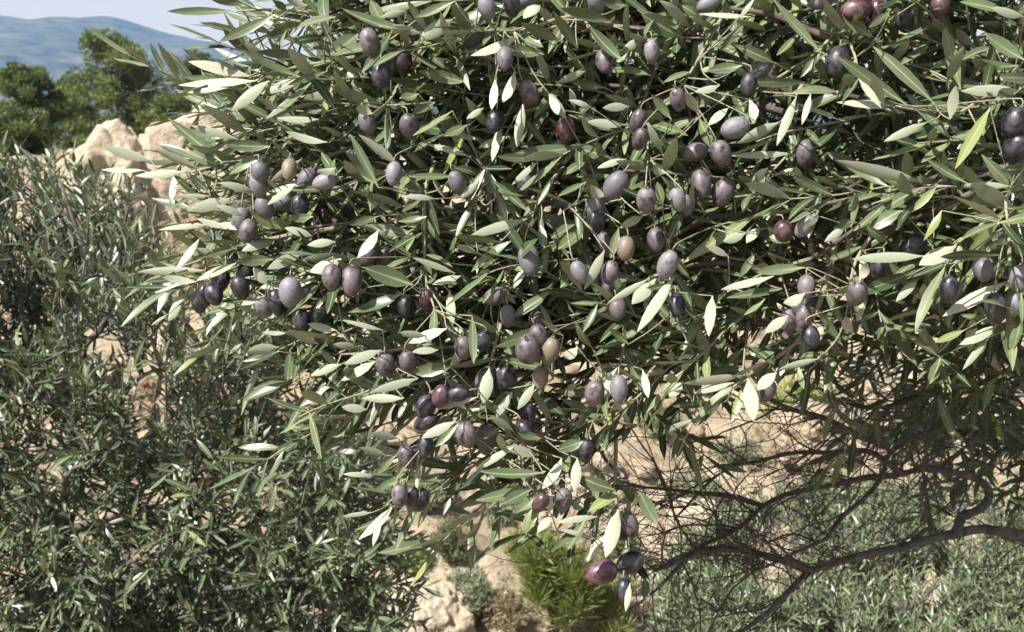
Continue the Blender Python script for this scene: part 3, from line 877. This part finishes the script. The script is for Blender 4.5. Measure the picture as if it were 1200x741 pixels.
# fill-in shoots between the traced ones, still in the outer layer, and the inner shoots behind
def inside(poly, x, y):
    c = False; n = len(poly)
    for i in range(n):
        x0, y0 = poly[i]; x1, y1 = poly[(i + 1) % n]
        if (y0 > y) != (y1 > y) and x < (x1 - x0) * (y - y0) / (y1 - y0) + x0: c = not c
    return c
CAN = [(430, -330), (350, -60), (350, 20), (345, 70), (300, 140), (255, 210), (275, 260), (275, 300), (330, 360), (385, 390), (420, 450), (470, 470), (490, 540), (530, 490), (610, 510), (680, 570), (745, 560), (765, 470), (850, 440), (905, 410), (950, 395), (1040, 350), (1110, 350), (1200, 365), (1300, 350), (1500, 300), (1700, 100), (1600, -330)]
CORE = [(470, -330), (420, -60), (410, 60), (350, 150), (340, 250), (360, 340), (440, 390), (520, 420), (640, 450), (720, 460), (760, 420), (860, 390), (950, 370), (1060, 385), (1150, 440), (1260, 450), (1600, 380), (1700, 100), (1600, -330)]
inner = LeafBank()
deep = LeafBank()
INNER_MB = MB(); DEEP_MB = MB()
wood = []
for b in BRANCH: wood += b['pts']
for q in CROWN_LIMBS: wood += q
def kd_of(pts):
    k = KDTree(len(pts))
    for i, p in enumerate(pts): k.insert(p, i)
    k.balance(); return k
limbpts = [p for q in CROWN_LIMBS for p in q]
kd_limb = kd_of(limbpts)
def connect(mbx, p, target, r0, r1, sag=0.0, d0=None):
    L = (target - p).length
    mid = p.lerp(target, 0.5) + Vector((0, 0, sag * L)) + rvec() * 0.08 * L
    pts = spline([p, mid, target], max(0.012, L / 10))
    k = len(pts) - 1
    mbx.tube(pts, [r0 + (r1 - r0) * i / k for i in range(k + 1)], 5)
    return pts
INNER_TW = []
def attach_all(jobs, basepts, mbx, r0, r1, sag):
    """link every shoot to the nearest wood that is already part of the tree, nearest first"""
    base = list(basepts); kd = kd_of(base); new = []
    jobs = sorted(jobs, key=lambda q: kd.find(q[0])[2])
    k2 = None
    for i, q in enumerate(jobs):
        c, _, dist = kd.find(q[0])
        if k2 is not None:
            c2, _, d2 = k2.find(q[0])
            if d2 < dist: c = c2
        pts = connect(mbx, q[0], Vector(c), r0, r1, sag)
        new += pts[:-1] + list(q[:max(2, len(q) // 2)])
        if i % 30 == 29: k2 = kd_of(new)
    return new
def shoot(x, y, d, L, bank, mbx, dirv, r=0.0016, spacing=0.021, L0=0.042, L1=0.07, wr=0.178, tint=None, link=True, droop=-0.02):
    p = P(x, y, d)
    pts = [p]; dd = dirv.normalized(); n = 8
    for i in range(n):
        dd = (dd + rvec() * 0.13 + Vector((0, 0, -0.02))).normalized()
        pts.append(pts[-1] + dd * L / n)
    mbx.tube(pts, [r * (1.15 - 0.7 * i / n) for i in range(n + 1)], 5)
    grow_leaves(bank, pts, spacing, L0, L1, wr, droop=droop, tint=tint, start=0.05)
    return pts
cnt = 0
while cnt < 520:                    # outer fill
    x, y = rnd(230, 1480), rnd(-300, 620)
    if not inside(CAN, x, y): continue
    if y < 110 and x < 470: continue
    if 930 < x < 1180 and 90 < y < 420 and random.random() < 0.6: continue
    if y > 330 and x > 820 and random.random() < 0.5: continue
    dirv = Vector((rnd(-1.1, -0.3) if x < 1000 else rnd(-1.0, 0.4), rnd(-0.5, 0.1), rnd(-0.42, 0.38)))
    d = Dfront(x, y) + rnd(0.075, 0.2)
    e = P(x, y, d) + dirv.normalized() * 0.12
    INNER_TW.append(shoot(x, y, d, rnd(0.10, 0.2) if x > 470 else rnd(0.06, 0.1), inner, INNER_MB, dirv)); cnt += 1
cnt = 0
while cnt < 1250:                    # inner
    x, y = rnd(330, 1650), rnd(-320, 640)
    if not inside(CORE, x, y): continue
    d = Dfront(x, y) + rnd(0.18, 1.05) * (0.75 if x < 600 else 1)
    dirv = Vector((rnd(-1.1, 0.3), rnd(-0.8, 0.3), rnd(-0.4, 0.5)))
    INNER_TW.append(shoot(600 + (x - 600) * 0.97, y, d, rnd(0.12, 0.24), deep, DEEP_MB, dirv)); cnt += 1
cnt = 0
while cnt < 170:                     # shaded foliage behind the bare limbs on the right
    x, y = rnd(1040, 1420), rnd(400, 590)
    if y > 560 - 0.2 * (1200 - x) and x < 1200: continue
    d = rnd(2.05, 2.6)
    INNER_TW.append(shoot(x, y, d, rnd(0.12, 0.26), deep, DEEP_MB, Vector((rnd(-1, 0.6), rnd(-0.8, 0.4), rnd(-0.7, 0.6))), link=True)); cnt += 1

# shoots of the traced branches carry leaves too
for b in BRANCH:
    pts = b['pts']
    lb = LeafBank()
    grow_leaves(lb, pts, 0.026, 0.038, 0.058, 0.175, start=0.12, droop=0.0, skip=0.22)
    b['auto'] = lb.items
    L = sum((q - p).length for p, q in zip(pts[:-1], pts[1:]))
    r = min(0.0026, 0.0014 + 0.006 * L)
    k = len(pts) - 1
    b['mb'].tube(pts, [r * (1.2 - 0.75 * i / k) for i in range(k + 1)], 6)
grown = attach_all([b['pts'] for b in BRANCH], limbpts, DEEP_MB, 0.0022, 0.004, 0.05)
attach_all(INNER_TW, limbpts + grown, DEEP_MB, 0.0017, 0.0026, 0.02)
allp, alli = [], []
for bi, b in enumerate(BRANCH):
    for p in b['pts']: allp.append(p); alli.append(bi)
kd_br = kd_of(allp)

# leaves read off the photograph: base, tip, width, side shown (u upper, s silvery underside, d dark upper, y yellow green)
LV = []
def lv(ox, oy, rows):
    for r in rows.split(';'):
        r = r.split()
        if not r: continue
        a = [float(v) for v in r[:5]]
        LV.append((ox + a[0] / 3, oy + a[1] / 3, ox + a[2] / 3, oy + a[3] / 3, a[4] / 3, r[5]))
lv(0, 0, '''820 40 585 40 30 u;960 55 770 148 42 u;715 220 640 170 18 s;880 270 660 215 48 s;900 285 625 300 46 s;800 310 655 327 22 s;945 285 812 392 50 s;1080 275 915 330 42 s;1085 200 900 182 42 u;
985 245 830 215 26 u;935 220 860 145 36 s;835 490 672 442 32 s;780 570 590 415 24 u;530 565 365 520 44 s;505 600 355 597 34 s;650 605 475 620 36 s;690 590 545 525 36 s;760 580 655 530 50 u;735 680 665 610 26 u;
930 545 800 610 42 u;950 515 790 510 48 u;820 700 660 742 50 s;900 680 770 640 36 s;740 690 610 690 16 s;1070 450 900 340 36 s;1175 380 1080 250 48 d;1165 150 1125 50 36 d;1010 40 965 0 30 d;1180 60 1040 90 50 u;
1140 130 1030 145 36 d;1010 100 935 135 40 d;860 15 740 -2 32 u;1080 20 1000 -4 32 s;1120 420 970 420 36 s;1060 560 950 640 30 s;1150 500 1000 470 40 s;1180 590 1110 610 34 s;1130 660 1180 560 44 u;1040 650 940 720 32 s;1190 320 1060 350 34 s;1150 250 1010 300 30 u''')
lv(400, 0, '''390 70 275 140 60 s;620 130 455 205 50 s;715 190 540 170 46 u;770 145 630 80 46 u;950 75 770 30 46 u;830 170 745 40 46 u;990 215 870 95 50 u;1190 130 1060 50 76 d;1085 265 920 240 48 u;610 250 570 370 46 s;
540 280 530 390 36 s;640 365 615 520 40 s;730 330 770 410 36 s;690 560 545 550 36 u;560 440 530 570 40 s;690 570 600 650 26 s;450 550 300 505 30 s;200 580 60 470 42 s;130 660 30 470 36 u;110 640 0 570 60 u;
390 390 250 480 30 y;380 250 300 185 26 u;440 290 270 250 50 u;270 330 205 345 46 u;150 90 100 0 50 y;395 620 230 620 30 u;500 380 440 420 26 s;480 490 380 460 30 s;620 120 710 170 50 u;1130 540 1075 430 36 s;1140 610 1085 590 36 s;
1010 375 920 380 36 s;940 550 800 510 48 u;860 570 780 610 36 u;790 420 735 330 36 s;1000 440 860 430 40 s;720 510 650 425 32 u;930 310 790 280 32 u;590 100 450 105 24 u;400 5 260 60 40 u;930 690 860 660 50 s;1130 720 1110 640 36 y;
545 690 500 600 40 u;620 700 560 640 56 u;440 440 360 480 40 u;110 400 50 375 40 s;60 120 -40 190 70 u;820 380 805 310 32 s;700 20 640 60 56 s;1000 20 920 5 50 u;330 360 250 400 30 u;480 640 420 700 34 s;880 380 800 350 30 s;860 640 760 690 34 u;1000 560 900 590 30 s;
280 120 180 90 34 s;210 180 110 230 34 u;590 480 480 520 34 s;750 620 690 720 26 u;330 700 220 690 30 s;1160 420 1090 330 36 u;860 250 760 290 32 s;540 20 480 90 36 u;1060 130 980 190 34 s;230 40 140 60 30 s''')
lv(800, 0, '''880 360 670 160 50 u;790 370 530 190 42 u;770 375 540 360 46 s;860 430 705 500 36 s;1190 320 980 320 50 s;1080 380 960 590 36 y;1200 210 1060 115 60 u;1180 230 1045 215 50 u;1100 170 980 200 42 u;940 420 960 300 42 s;
990 640 855 560 36 u;840 640 535 565 34 s;840 660 690 742 50 u;890 660 810 742 32 y;1150 655 990 650 30 s;660 130 560 50 50 u;730 40 650 100 30 u;210 230 85 250 46 u;240 60 55 50 22 s;320 220 190 160 46 u;480 180 320 0 42 u;310 280 215 225 40 u;
430 290 220 290 36 u;235 350 260 440 42 s;340 430 190 505 46 s;400 340 330 515 36 s;380 540 170 550 30 s;300 620 185 710 42 u;300 620 370 740 42 u;300 590 240 640 32 s;710 370 660 270 42 s;780 400 700 350 42 u;400 590 310 620 22 s;
1130 40 980 0 50 u;1200 60 1080 30 42 s;1230 0 1150 60 40 u;1230 280 1130 270 46 u;1060 470 950 480 40 y;60 400 0 320 40 s;160 380 90 440 36 s;130 300 40 330 36 s;60 60 0 20 36 u;200 60 260 -10 36 s;400 120 330 200 34 u;450 330 420 440 30 s;1200 480 1120 470 40 u;1200 590 1130 600 44 d;620 280 700 380 30 s;200 100 130 180 32 u''')
lv(0, 247, '''660 285 590 390 46 s;590 365 530 405 12 s;830 185 690 245 36 s;720 210 480 215 22 s;690 250 570 235 36 s;640 240 510 250 26 u;740 50 555 65 26 s;930 60 735 50 34 s;830 130 690 170 22 u;970 100 850 140 46 s;1110 155 980 145 18 u;1060 150 940 205 46 s;
960 170 830 180 46 u;1200 170 1090 220 60 s;1050 230 915 275 46 s;910 310 850 330 36 s;940 260 890 200 42 s;980 480 865 495 46 s;980 495 850 530 26 u;1020 490 1010 600 36 u;1010 430 920 430 22 s;1180 270 1100 350 20 u;1200 540 1090 580 36 s;700 100 620 210 34 s;
1190 560 1110 660 36 s;800 60 690 30 30 s;860 20 760 -20 34 s;1000 60 900 10 36 s;1100 90 1000 60 40 s;1180 110 1080 120 36 s;1100 20 1010 30 36 u;780 170 690 130 30 s;1120 470 1010 420 34 s;1180 420 1080 400 34 s;1150 620 1060 690 30 s''')
lv(400, 247, '''130 70 60 170 50 s;70 200 20 150 34 s;215 290 25 365 56 u;250 260 80 200 76 d;90 270 40 300 22 s;145 420 0 385 32 s;370 415 235 465 46 s;140 490 10 540 42 s;120 530 0 600 48 s;270 590 100 640 36 s;385 550 245 570 56 u;450 455 385 550 46 s;650 30 450 90 42 s;
600 105 450 210 46 u;870 40 760 140 60 u;850 25 735 100 50 u;700 50 715 135 36 u;925 140 855 280 42 s;1170 230 1040 430 50 s;1105 240 1020 330 58 s;1060 20 980 60 36 s;975 60 945 170 36 u;1080 240 930 330 20 s;730 290 600 375 46 u;530 270 615 320 40 u;720 410 540 480 48 u;
380 280 390 410 42 s;460 370 465 540 36 u;520 555 500 680 54 s;670 600 520 690 42 u;680 610 620 700 36 s;980 540 900 700 46 s;830 480 780 525 46 s;1060 560 1080 660 32 s;560 110 390 90 32 u;740 560 560 520 42 u;770 270 800 220 48 u;830 610 790 630 26 s;1200 600 1150 660 42 s;
480 655 330 700 22 s;420 230 320 260 42 s;400 220 250 165 20 s;220 660 70 660 36 s;340 490 250 495 32 s;300 440 200 430 30 s;60 480 -30 470 30 s;560 280 480 320 34 u;650 190 600 280 30 s;880 480 820 400 34 u;780 440 700 380 34 u;1010 470 940 410 30 u;600 640 540 730 34 s;440 700 380 640 34 u;
90 700 0 690 36 s;300 20 200 40 34 u;130 20 30 50 34 u;480 150 400 120 30 s;1000 250 960 330 30 u;900 330 850 430 32 u''')
lv(800, 247, '''260 15 0 180 42 y;210 580 0 610 36 s;180 605 40 640 36 s;190 610 30 742 42 y;230 590 250 742 60 s;230 600 170 742 36 y;330 570 260 630 50 s;480 520 330 560 26 s;405 550 425 630 26 y;960 125 830 195 70 s;850 160 595 170 28 s;1110 155 900 160 46 d;820 215 595 300 50 d;
920 200 810 420 36 y;1140 250 915 370 56 s;1110 400 970 480 46 s;1070 450 985 560 22 s;990 420 885 465 32 y;1145 320 1165 560 36 y;1190 290 1195 400 22 y;770 0 650 65 60 u;910 0 850 110 42 y;300 60 375 110 70 u;220 80 140 110 42 s;270 60 225 110 42 s;255 150 200 235 32 u;350 275 155 305 42 u;
430 200 250 215 46 u;320 230 130 280 26 s;290 310 215 370 26 y;105 300 90 440 46 s;80 360 0 490 42 u;430 290 350 340 46 s;370 370 290 430 42 s;600 430 560 370 46 s;650 290 610 390 26 s;830 235 750 320 36 s;490 400 470 470 32 s;600 35 540 60 42 u;620 245 655 180 40 s;40 510 -20 520 32 s;570 60 500 110 34 s;720 110 650 60 36 u;480 20 420 60 30 u;160 160 80 120 30 s''')
lv(400, 494, '''400 0 280 60 40 s;410 10 330 90 32 u;110 190 5 185 22 s;180 300 65 420 46 s;110 320 0 335 18 s;140 340 110 440 26 s;190 120 120 190 26 y;270 130 265 250 18 s;710 180 485 180 50 u;690 120 575 90 42 s;605 90 470 170 32 s;660 235 470 280 46 u;665 240 565 290 50 u;690 260 590 345 50 u;
670 310 640 400 36 u;775 130 710 245 46 s;830 130 820 250 42 s;735 240 735 350 26 s;800 240 770 330 42 u;740 330 690 390 40 s;850 70 760 100 50 u;980 250 870 310 50 y;1050 250 1110 365 60 u;985 300 950 380 46 y;975 310 930 480 60 s;930 400 850 500 42 s;900 335 755 355 30 s;885 410 770 380 20 s;855 350 795 450 46 u;
850 270 815 315 46 s;960 240 840 200 58 d;1070 540 1070 640 32 u;1015 570 1000 670 26 s;330 40 250 30 30 s;160 120 60 90 30 s;200 60 100 40 34 s;560 20 500 60 30 u;700 60 620 40 36 u;880 180 900 280 34 u;230 200 150 230 22 y;600 30 520 -20 34 s''')

HUMAN = []
for (x0, y0, x1, y1, w, side) in LV:
    d = Dfront((x0 + x1) / 2, (y0 + y1) / 2) - 0.01 + rnd(-0.035, 0.03)
    lp = math.hypot(x1 - x0, y1 - y0)
    Lm = lp / FPX * d
    tilt = rnd(-0.35, 0.35) * Lm
    B = P(x0, y0, d + 0.01); T = P(x1, y1, d + tilt)
    tc = TOCAM((B + T) / 2)
    if side == 's': nn = -tc * 0.8 - SUN_DIR * rnd(0.2, 0.9) + rvec() * 0.3; tint = rnd(0.35, 0.95)
    elif side == 'u': nn = tc * 0.8 + SUN_DIR * rnd(0.2, 1.0) + rvec() * 0.35; tint = rnd(0.3, 0.75)
    elif side == 'd': nn = tc * 0.9 + Vector((0.5, 0, -0.2)) + rvec() * 0.2; tint = rnd(0.0, 0.25)
    else: nn = tc * 0.7 + SUN_DIR * 0.6 + rvec() * 0.35; tint = rnd(0.72, 0.95)
    it = (B, T, nn, max(w / FPX * d * 0.9, 0.14 * (T - B).length), tint)
    c, i, dist = random.choice(kd_br.find_n(B, 7))
    bi = alli[i]
    b = BRANCH[bi]
    b['leaves'].append((lp * w, it))
    if dist > 0.004:
        connect(b['mb'], B, Vector(c), 0.00055, 0.0009, -0.06)

# olives read off the photograph: centre, width, height, skin
OV = []
def ov(ox, oy, rows):
    for r in rows.split(';'):
        r = r.split()
        if r: OV.append((ox + float(r[0]) / 3, oy + float(r[1]) / 3, float(r[2]) / 3, float(r[3]) / 3, r[4]))
ov(0, 0, '915 608 66 80 g;908 655 60 62 g;1080 630 66 80 g;1142 640 70 62 g;1017 597 46 56 n;930 730 66 66 g;990 712 66 60 g;1055 722 66 76 d')
ov(400, 0, '''100 147 70 92 p;140 265 72 86 d;215 215 72 84 d;90 430 62 72 g;240 445 72 92 p;660 326 66 88 p;465 130 64 60 d;512 25 64 70 g;640 2 76 60 g;925 215 66 84 p;895 8 60 60 g;1090 180 58 70 g;1182 350 52 76 p;1042 425 52 80 p;1050 490 54 84 p;
790 455 84 84 r;540 425 64 70 d;575 205 60 60 g;965 652 84 106 g;1072 705 72 92 p;890 728 66 70 g;1182 702 60 78 g;405 642 58 66 g;650 652 84 84 d;770 532 60 66 p;185 610 60 70 g;600 20 60 80 d''')
ov(800, 0, '''185 450 96 82 g;135 540 82 92 p;45 536 84 78 p;65 642 72 108 p;142 675 76 98 p;610 34 104 90 r;682 40 60 74 r;905 20 66 80 r;780 72 66 80 d;545 218 96 120 d;275 240 64 70 g;430 540 80 96 p;1168 432 100 110 d;1172 522 104 112 d;90 15 66 60 g;490 4 66 60 g;10 722 56 66 g;232 300 60 66 d;660 60 60 80 d''')
ov(0, 247, '850 30 66 70 g;872 70 66 74 p;775 245 68 78 d;752 292 64 68 d;866 215 64 70 d;845 270 66 70 d;1020 286 86 100 g;925 335 64 74 g;1095 262 72 100 d;1166 232 72 86 p;972 322 58 90 d;1060 385 72 70 d;1130 362 66 70 d;720 300 50 56 d;700 320 44 50 d')
ov(400, 247, '''95 150 82 86 p;157 166 76 78 p;35 246 78 100 p;230 340 68 74 d;302 316 58 66 r;155 542 74 88 p;235 532 66 84 p;580 592 84 96 d;505 600 62 110 p;350 652 74 76 r;410 642 72 62 d;295 692 76 86 d;655 492 94 108 p;735 492 68 92 n;700 587 58 60 n;686 392 52 56 n;
695 440 66 70 p;540 302 76 64 p;660 172 76 106 g;896 36 78 86 d;925 116 56 64 g;1000 132 68 82 n;945 217 64 74 p;1106 102 64 82 p;1146 190 68 102 g;970 342 74 78 p;836 216 52 60 g;890 642 70 92 p;976 626 64 92 g;655 716 60 72 d;430 482 66 82 p;500 456 74 84 d;585 370 52 66 g;1180 332 60 84 d;940 270 60 70 d''')
ov(800, 247, '355 76 84 84 r;430 56 56 84 g;435 266 66 64 p;415 322 60 84 p;375 386 60 84 p;425 372 54 80 p;450 442 64 70 d;612 292 74 100 p;692 200 66 84 d;1056 206 70 84 p;1186 242 72 100 g;936 276 66 92 d;1100 342 70 106 d;1166 332 56 70 g;815 122 84 74 d;296 632 64 70 p')
ov(400, 494, '230 125 64 86 p;295 88 52 62 d;440 46 78 92 p;510 60 64 116 p;205 260 58 76 p;246 266 52 66 d;280 276 52 66 d;650 40 60 92 d;700 286 56 70 r;780 276 66 84 p;1015 362 56 88 p;986 386 60 76 d;915 530 108 92 r;1015 498 98 84 d;995 592 46 70 d;860 102 52 60 d;295 2 60 56 d')
OLIVE_N = 0
for (x, y, w, h, kind) in OV:
    d = Dfront(x, y) + (rnd(0.0, 0.04) if random.random() < (0.5 if kind == 'd' else 0.2) else rnd(-0.035, 0.008))
    Lp = min(39, max(29, max(w, h) * 1.08)); Wp = min(w, h, Lp * 0.76); Wp = max(Wp, Lp * 0.64)
    c = P(x, y, d)
    if h >= w * 0.95: ax = UP + Vector((gau(0, 0.25), gau(0, 0.3), 0))
    else: ax = Vector((rnd(0.7, 1.0), gau(0, 0.2), rnd(0.15, 0.5)))
    ax.normalize()
    half = Lp / FPX * d / 2; rad = Wp / FPX * d / 2
    top = c + ax * half * 0.94
    _, i, dist = kd_br.find(top + UP * 0.02)
    b = BRANCH[alli[i]]
    b['olives'].append((c, ax, half, rad, kind))
    tgt = allp[i]
    mid = top + ax * min(0.007, 0.3 * dist)
    pts = spline([top - ax * 0.001, mid, mid.lerp(tgt, 0.5) + UP * 0.001, tgt], 0.006)
    b['mb'].tube(pts, [0.0007] * (len(pts) - 1) + [0.0011], 5)

# write the branches: the 300 largest leaves each on its own, every olive on its own
ranked = sorted([(a, bi, k) for bi, b in enumerate(BRANCH) for k, (a, it) in enumerate(b['leaves'])], reverse=True)
solo = set((bi, k) for a, bi, k in ranked[:300])
rest = list(inner.items)
for bi, b in enumerate(BRANCH):
    org = tuple(b['pts'][0])
    br = b['mb'].build('fruiting_branch' if b['olives'] else 'leafy_branch', M_TWIG, olive, org, TB)
    rest += b['auto']
    for k, (a, it) in enumerate(b['leaves']):
        if (bi, k) in solo: leaf_object(it, br, org)
        else: rest.append(it)
    for (c, ax, half, rad, kind) in b['olives']:
        o = bpy.data.objects.new('olive', random.choice(OLV[kind]))
        q = ax.to_track_quat('Z', 'Y') @ Quaternion((0, 0, 1), rnd(0, 6.28))
        o.rotation_mode = 'QUATERNION'; o.rotation_quaternion = q
        o.location = c - Vector(org); o.scale = (rad, rad, half)
        COL.objects.link(o); o.parent = br
leaves_joined(rest, TEMPL, 'foliage', olive, TB)
leaves_joined(deep.items, TEMPL_LO, 'inner_foliage', olive, TB)
tag(DEEP_MB.build('inner_twigs', M_DTWIG, olive, TB, TB), kind='stuff')
tag(INNER_MB.build('inner_shoots', M_TWIG, olive, TB, TB), kind='stuff')

# ------------------------------------------------------------------ young olive tree to the left, and one lower down the slope
def small_leaf_tree(base, label, stems, shoots, nsolo, nm, name='olive_tree', olives=(), group='olive trees on the slope', spacing=0.024, L0=0.04, L1=0.062, wr=0.2, tint=None):
    root = empty(name, base, label, 'olive tree', group)
    bo = tuple(base)
    lp = []
    for k, (pts, r0, r1) in enumerate(stems):
        q = spline(pts, 0.05); m = MB(); n = len(q) - 1
        q = [p + Vector((noise.noise(p * 5), noise.noise(p * 5 + Vector((4, 0, 0))), 0)) * 0.03 * (1 if 0 < i else 0) for i, p in enumerate(q)]
        m.tube(q, [(r0 + (r1 - r0) * i / n) * (1 + 0.15 * noise.noise(p * 20)) for i, p in enumerate(q)], 8)
        m.build('trunk' if k == 0 else 'limb', M_BARK, root, tuple(q[0]), bo)
        lp += q
    kd = kd_of(lp)
    bank = LeafBank(); m = MB(); tips = []; jobs = []
    for (p, dirv, L) in shoots:
        pts = [p]; dd = dirv.normalized(); n = 6
        for i in range(n):
            dd = (dd + rvec() * 0.12).normalized(); pts.append(pts[-1] + dd * L / n)
        m.tube(pts, [0.0024 * (1.1 - 0.8 * i / n) for i in range(n + 1)], 4)
        grow_leaves(bank, pts, spacing, L0, L1, wr, droop=0.02, start=0.04, tint=tint)
        tips += pts; jobs.append(pts)
    attach_all(jobs, lp, m, 0.0026, 0.004, -0.05)
    tag(m.build('shoots', M_BARK, root, bo, bo), kind='stuff')
    items = bank.items
    def size(it):
        c = (it[0] + it[1]) / 2
        if not (abs(c.x / c.y) < 0.54): return 0
        return (it[1] - it[0]).length / c.length
    order = sorted(range(len(items)), key=lambda i: -size(items[i]))
    s = set(order[:nsolo])
    for i in order[:nsolo]: leaf_object(items[i], root, bo)
    leaves_joined([it for i, it in enumerate(items) if i not in s], TEMPL_LO, 'foliage', root, bo)
    kt = kd_of(tips)
    for (x, y, d, kind) in olives:
        c = P(x, y, d); half = 0.0125; ax = (UP + rvec() * 0.3).normalized()
        p, i, dist = kt.find(c)
        o = bpy.data.objects.new('olive', random.choice(OLV[kind]))
        o.rotation_mode = 'QUATERNION'; o.rotation_quaternion = ax.to_track_quat('Z', 'Y')
        o.location = c - Vector(bo); o.scale = (0.0098, 0.0098, half)
        COL.objects.link(o); o.parent = root
        mm = MB(); mm.tube([c + ax * half * 0.95, (c + ax * half).lerp(Vector(p), 0.5) + UP * 0.01, Vector(p)], 0.001, 4)
        st = mm.build('stalk', M_TWIG, root, tuple(c + ax * half), bo)
    return root

YB = P(80, 620, 3.15); YB.z = hbase(YB.x, YB.y) - 0.05
CROWN_L = [(-330, 260), (-200, 180), (-60, 175), (0, 200), (40, 190), (85, 205), (130, 205), (165, 240), (185, 290), (190, 350), (230, 395), (290, 405), (340, 450), (400, 490), (425, 560), (440, 640), (455, 760), (460, 900), (200, 980), (-330, 980)]
GAPS = [(118, 430, 30), (165, 462, 32), (170, 500, 24), (330, 585, 22), (350, 470, 24), (225, 400, 22), (30, 265, 14)]
stems = [([YB, P(75, 700, 3.15), P(84, 560, 3.15), P(88, 480, 3.15), P(97, 407, 3.15)], 0.06, 0.016),
         ([P(97, 407, 3.15), P(102, 340, 3.15), P(92, 260, 3.2), P(70, 210, 3.2)], 0.013, 0.004),
         ([P(97, 407, 3.15), P(126, 372, 3.1), P(140, 300, 3.15), P(150, 245, 3.1)], 0.011, 0.004),
         ([P(88, 480, 3.15), P(40, 400, 3.2), P(10, 300, 3.25), P(-30, 230, 3.3)], 0.012, 0.004),
         ([P(84, 560, 3.15), P(160, 520, 3.0), P(260, 480, 3.0), P(340, 480, 3.05)], 0.014, 0.004),
         ([P(78, 620, 3.15), P(190, 600, 2.9), P(300, 570, 2.85), P(400, 560, 2.9)], 0.016, 0.004),
         ([P(75, 700, 3.15), P(200, 700, 2.8), P(330, 680, 2.7), P(430, 690, 2.75)], 0.016, 0.004),
         ([P(75, 700, 3.15), P(0, 620, 2.8), P(-80, 520, 2.8), P(-150, 420, 2.9)], 0.016, 0.004),
         ([P(75, 660, 3.15), P(60, 620, 2.7), P(80, 560, 2.55), P(120, 540, 2.5)], 0.014, 0.004),
         ([P(75, 720, 3.15), P(90, 720, 2.7), P(150, 660, 2.5), P(220, 640, 2.45)], 0.014, 0.004),
         ([P(84, 560, 3.15), P(150, 450, 3.5), P(220, 430, 3.6), P(280, 440, 3.6)], 0.012, 0.004)]
shoots = []
while len(shoots) < 5600:
    x, y = rnd(-320, 455), rnd(180, 960)
    if not inside(CROWN_L, x, y): continue
    if any((x - gx) ** 2 + (y - gy) ** 2 < (gr + 2) ** 2 for gx, gy, gr in GAPS): continue
    edge = min(1, max(0, (y - 190) / 350))
    d = 3.15 + (rnd(-0.25, 0.35) if random.random() > edge else rnd(-0.7, 0.4))
    if len(shoots) > 3100: d = rnd(3.4, 4.1)
    p = P(x, y, d)
    if noise.noise(p * 3.0) + 0.4 * noise.noise(p * 8 + Vector((3, 3, 3))) < (-0.02 if len(shoots) < 3100 else -0.35): continue
    out = (p - P(90, 620, 3.3)); out.normalize()
    dirv = out * 0.6 + Vector((0, -0.15, 0.75)) + rvec() * 0.45
    if y > 520: dirv = out * 0.5 + Vector((0, -0.4, 0.25)) + rvec() * 0.6
    L = rnd(0.10, 0.2)
    if y < 300: p = p - dirv.normalized() * L * 0.5
    shoots.append((p, dirv, L))
small_leaf_tree(YB, 'young grey green olive tree with dark stems on the bank below', stems, shoots, 300, M_UP, tint=lambda: min(1, max(0, gau(0.22, 0.27))), L0=0.044, L1=0.07, wr=0.205,
                olives=[(53, 327, 2.95, 'd'), (62, 320, 2.95, 'd'), (45, 338, 2.95, 'd'), (86, 334, 2.95, 'd'), (54, 355, 2.95, 'd'), (72, 342, 2.95, 'g'), (150, 328, 2.9, 'd'), (374, 678, 2.6, 'g'), (352, 700, 2.6, 'd'), (287, 645, 2.55, 'g'), (292, 655, 2.55, 'p'), (68, 640, 2.5, 'd')])

LB = P(1010, 640, 5.2); LB.z = hbase(LB.x, LB.y) - 0.05
tz = P(1000, 600, 5.2).z
stems = [([LB, LB + Vector((0.05, 0, 0.6)), P(1005, 760, 5.2), P(1000, 680, 5.2), P(990, 620, 5.2)], 0.11, 0.02)]
for (x, y, d) in [(820, 690, 4.9), (880, 620, 5.2), (930, 600, 5.4), (1060, 600, 5.5), (1120, 610, 5.3), (1180, 640, 5.1), (1090, 700, 4.6), (950, 700, 4.5), (1250, 660, 5.4), (850, 740, 4.7)]:
    stems.append(([P(1004, 750, 5.2), P((x + 1004) / 2, (y + 745) / 2, (d + 5.2) / 2), P(x, y, d)], 0.025, 0.006))
CROWN_R = [(765, 690), (800, 640), (850, 600), (900, 580), (960, 572), (1020, 575), (1080, 572), (1150, 580), (1230, 590), (1320, 650), (1350, 760), (1300, 860), (1000, 880), (760, 840)]
shoots = []
while len(shoots) < 3000:
    x, y = rnd(760, 1350), rnd(570, 880)
    if not inside(CROWN_R, x, y): continue
    t = min(1, max(0, (y - 570) / 220))
    d = 5.7 - 1.5 * t + rnd(-0.12, 0.35)
    p = P(x, y, d)
    if noise.noise(p * 2.6) + 0.5 * noise.noise(p * 7) < -0.12: continue
    dirv = Vector((rnd(-0.35, 0.25), rnd(-0.3, 0.2), 1.0)) + rvec() * 0.35
    L = rnd(0.14, 0.28)
    shoots.append((p - dirv.normalized() * L * 0.6, dirv, L))
small_leaf_tree(LB, 'pale green olive crown seen from above below the bare limbs', stems, shoots, 0, M_UP, spacing=0.026, L0=0.045, L1=0.075, wr=0.17, tint=lambda: min(1, max(0, gau(0.4, 0.27))))
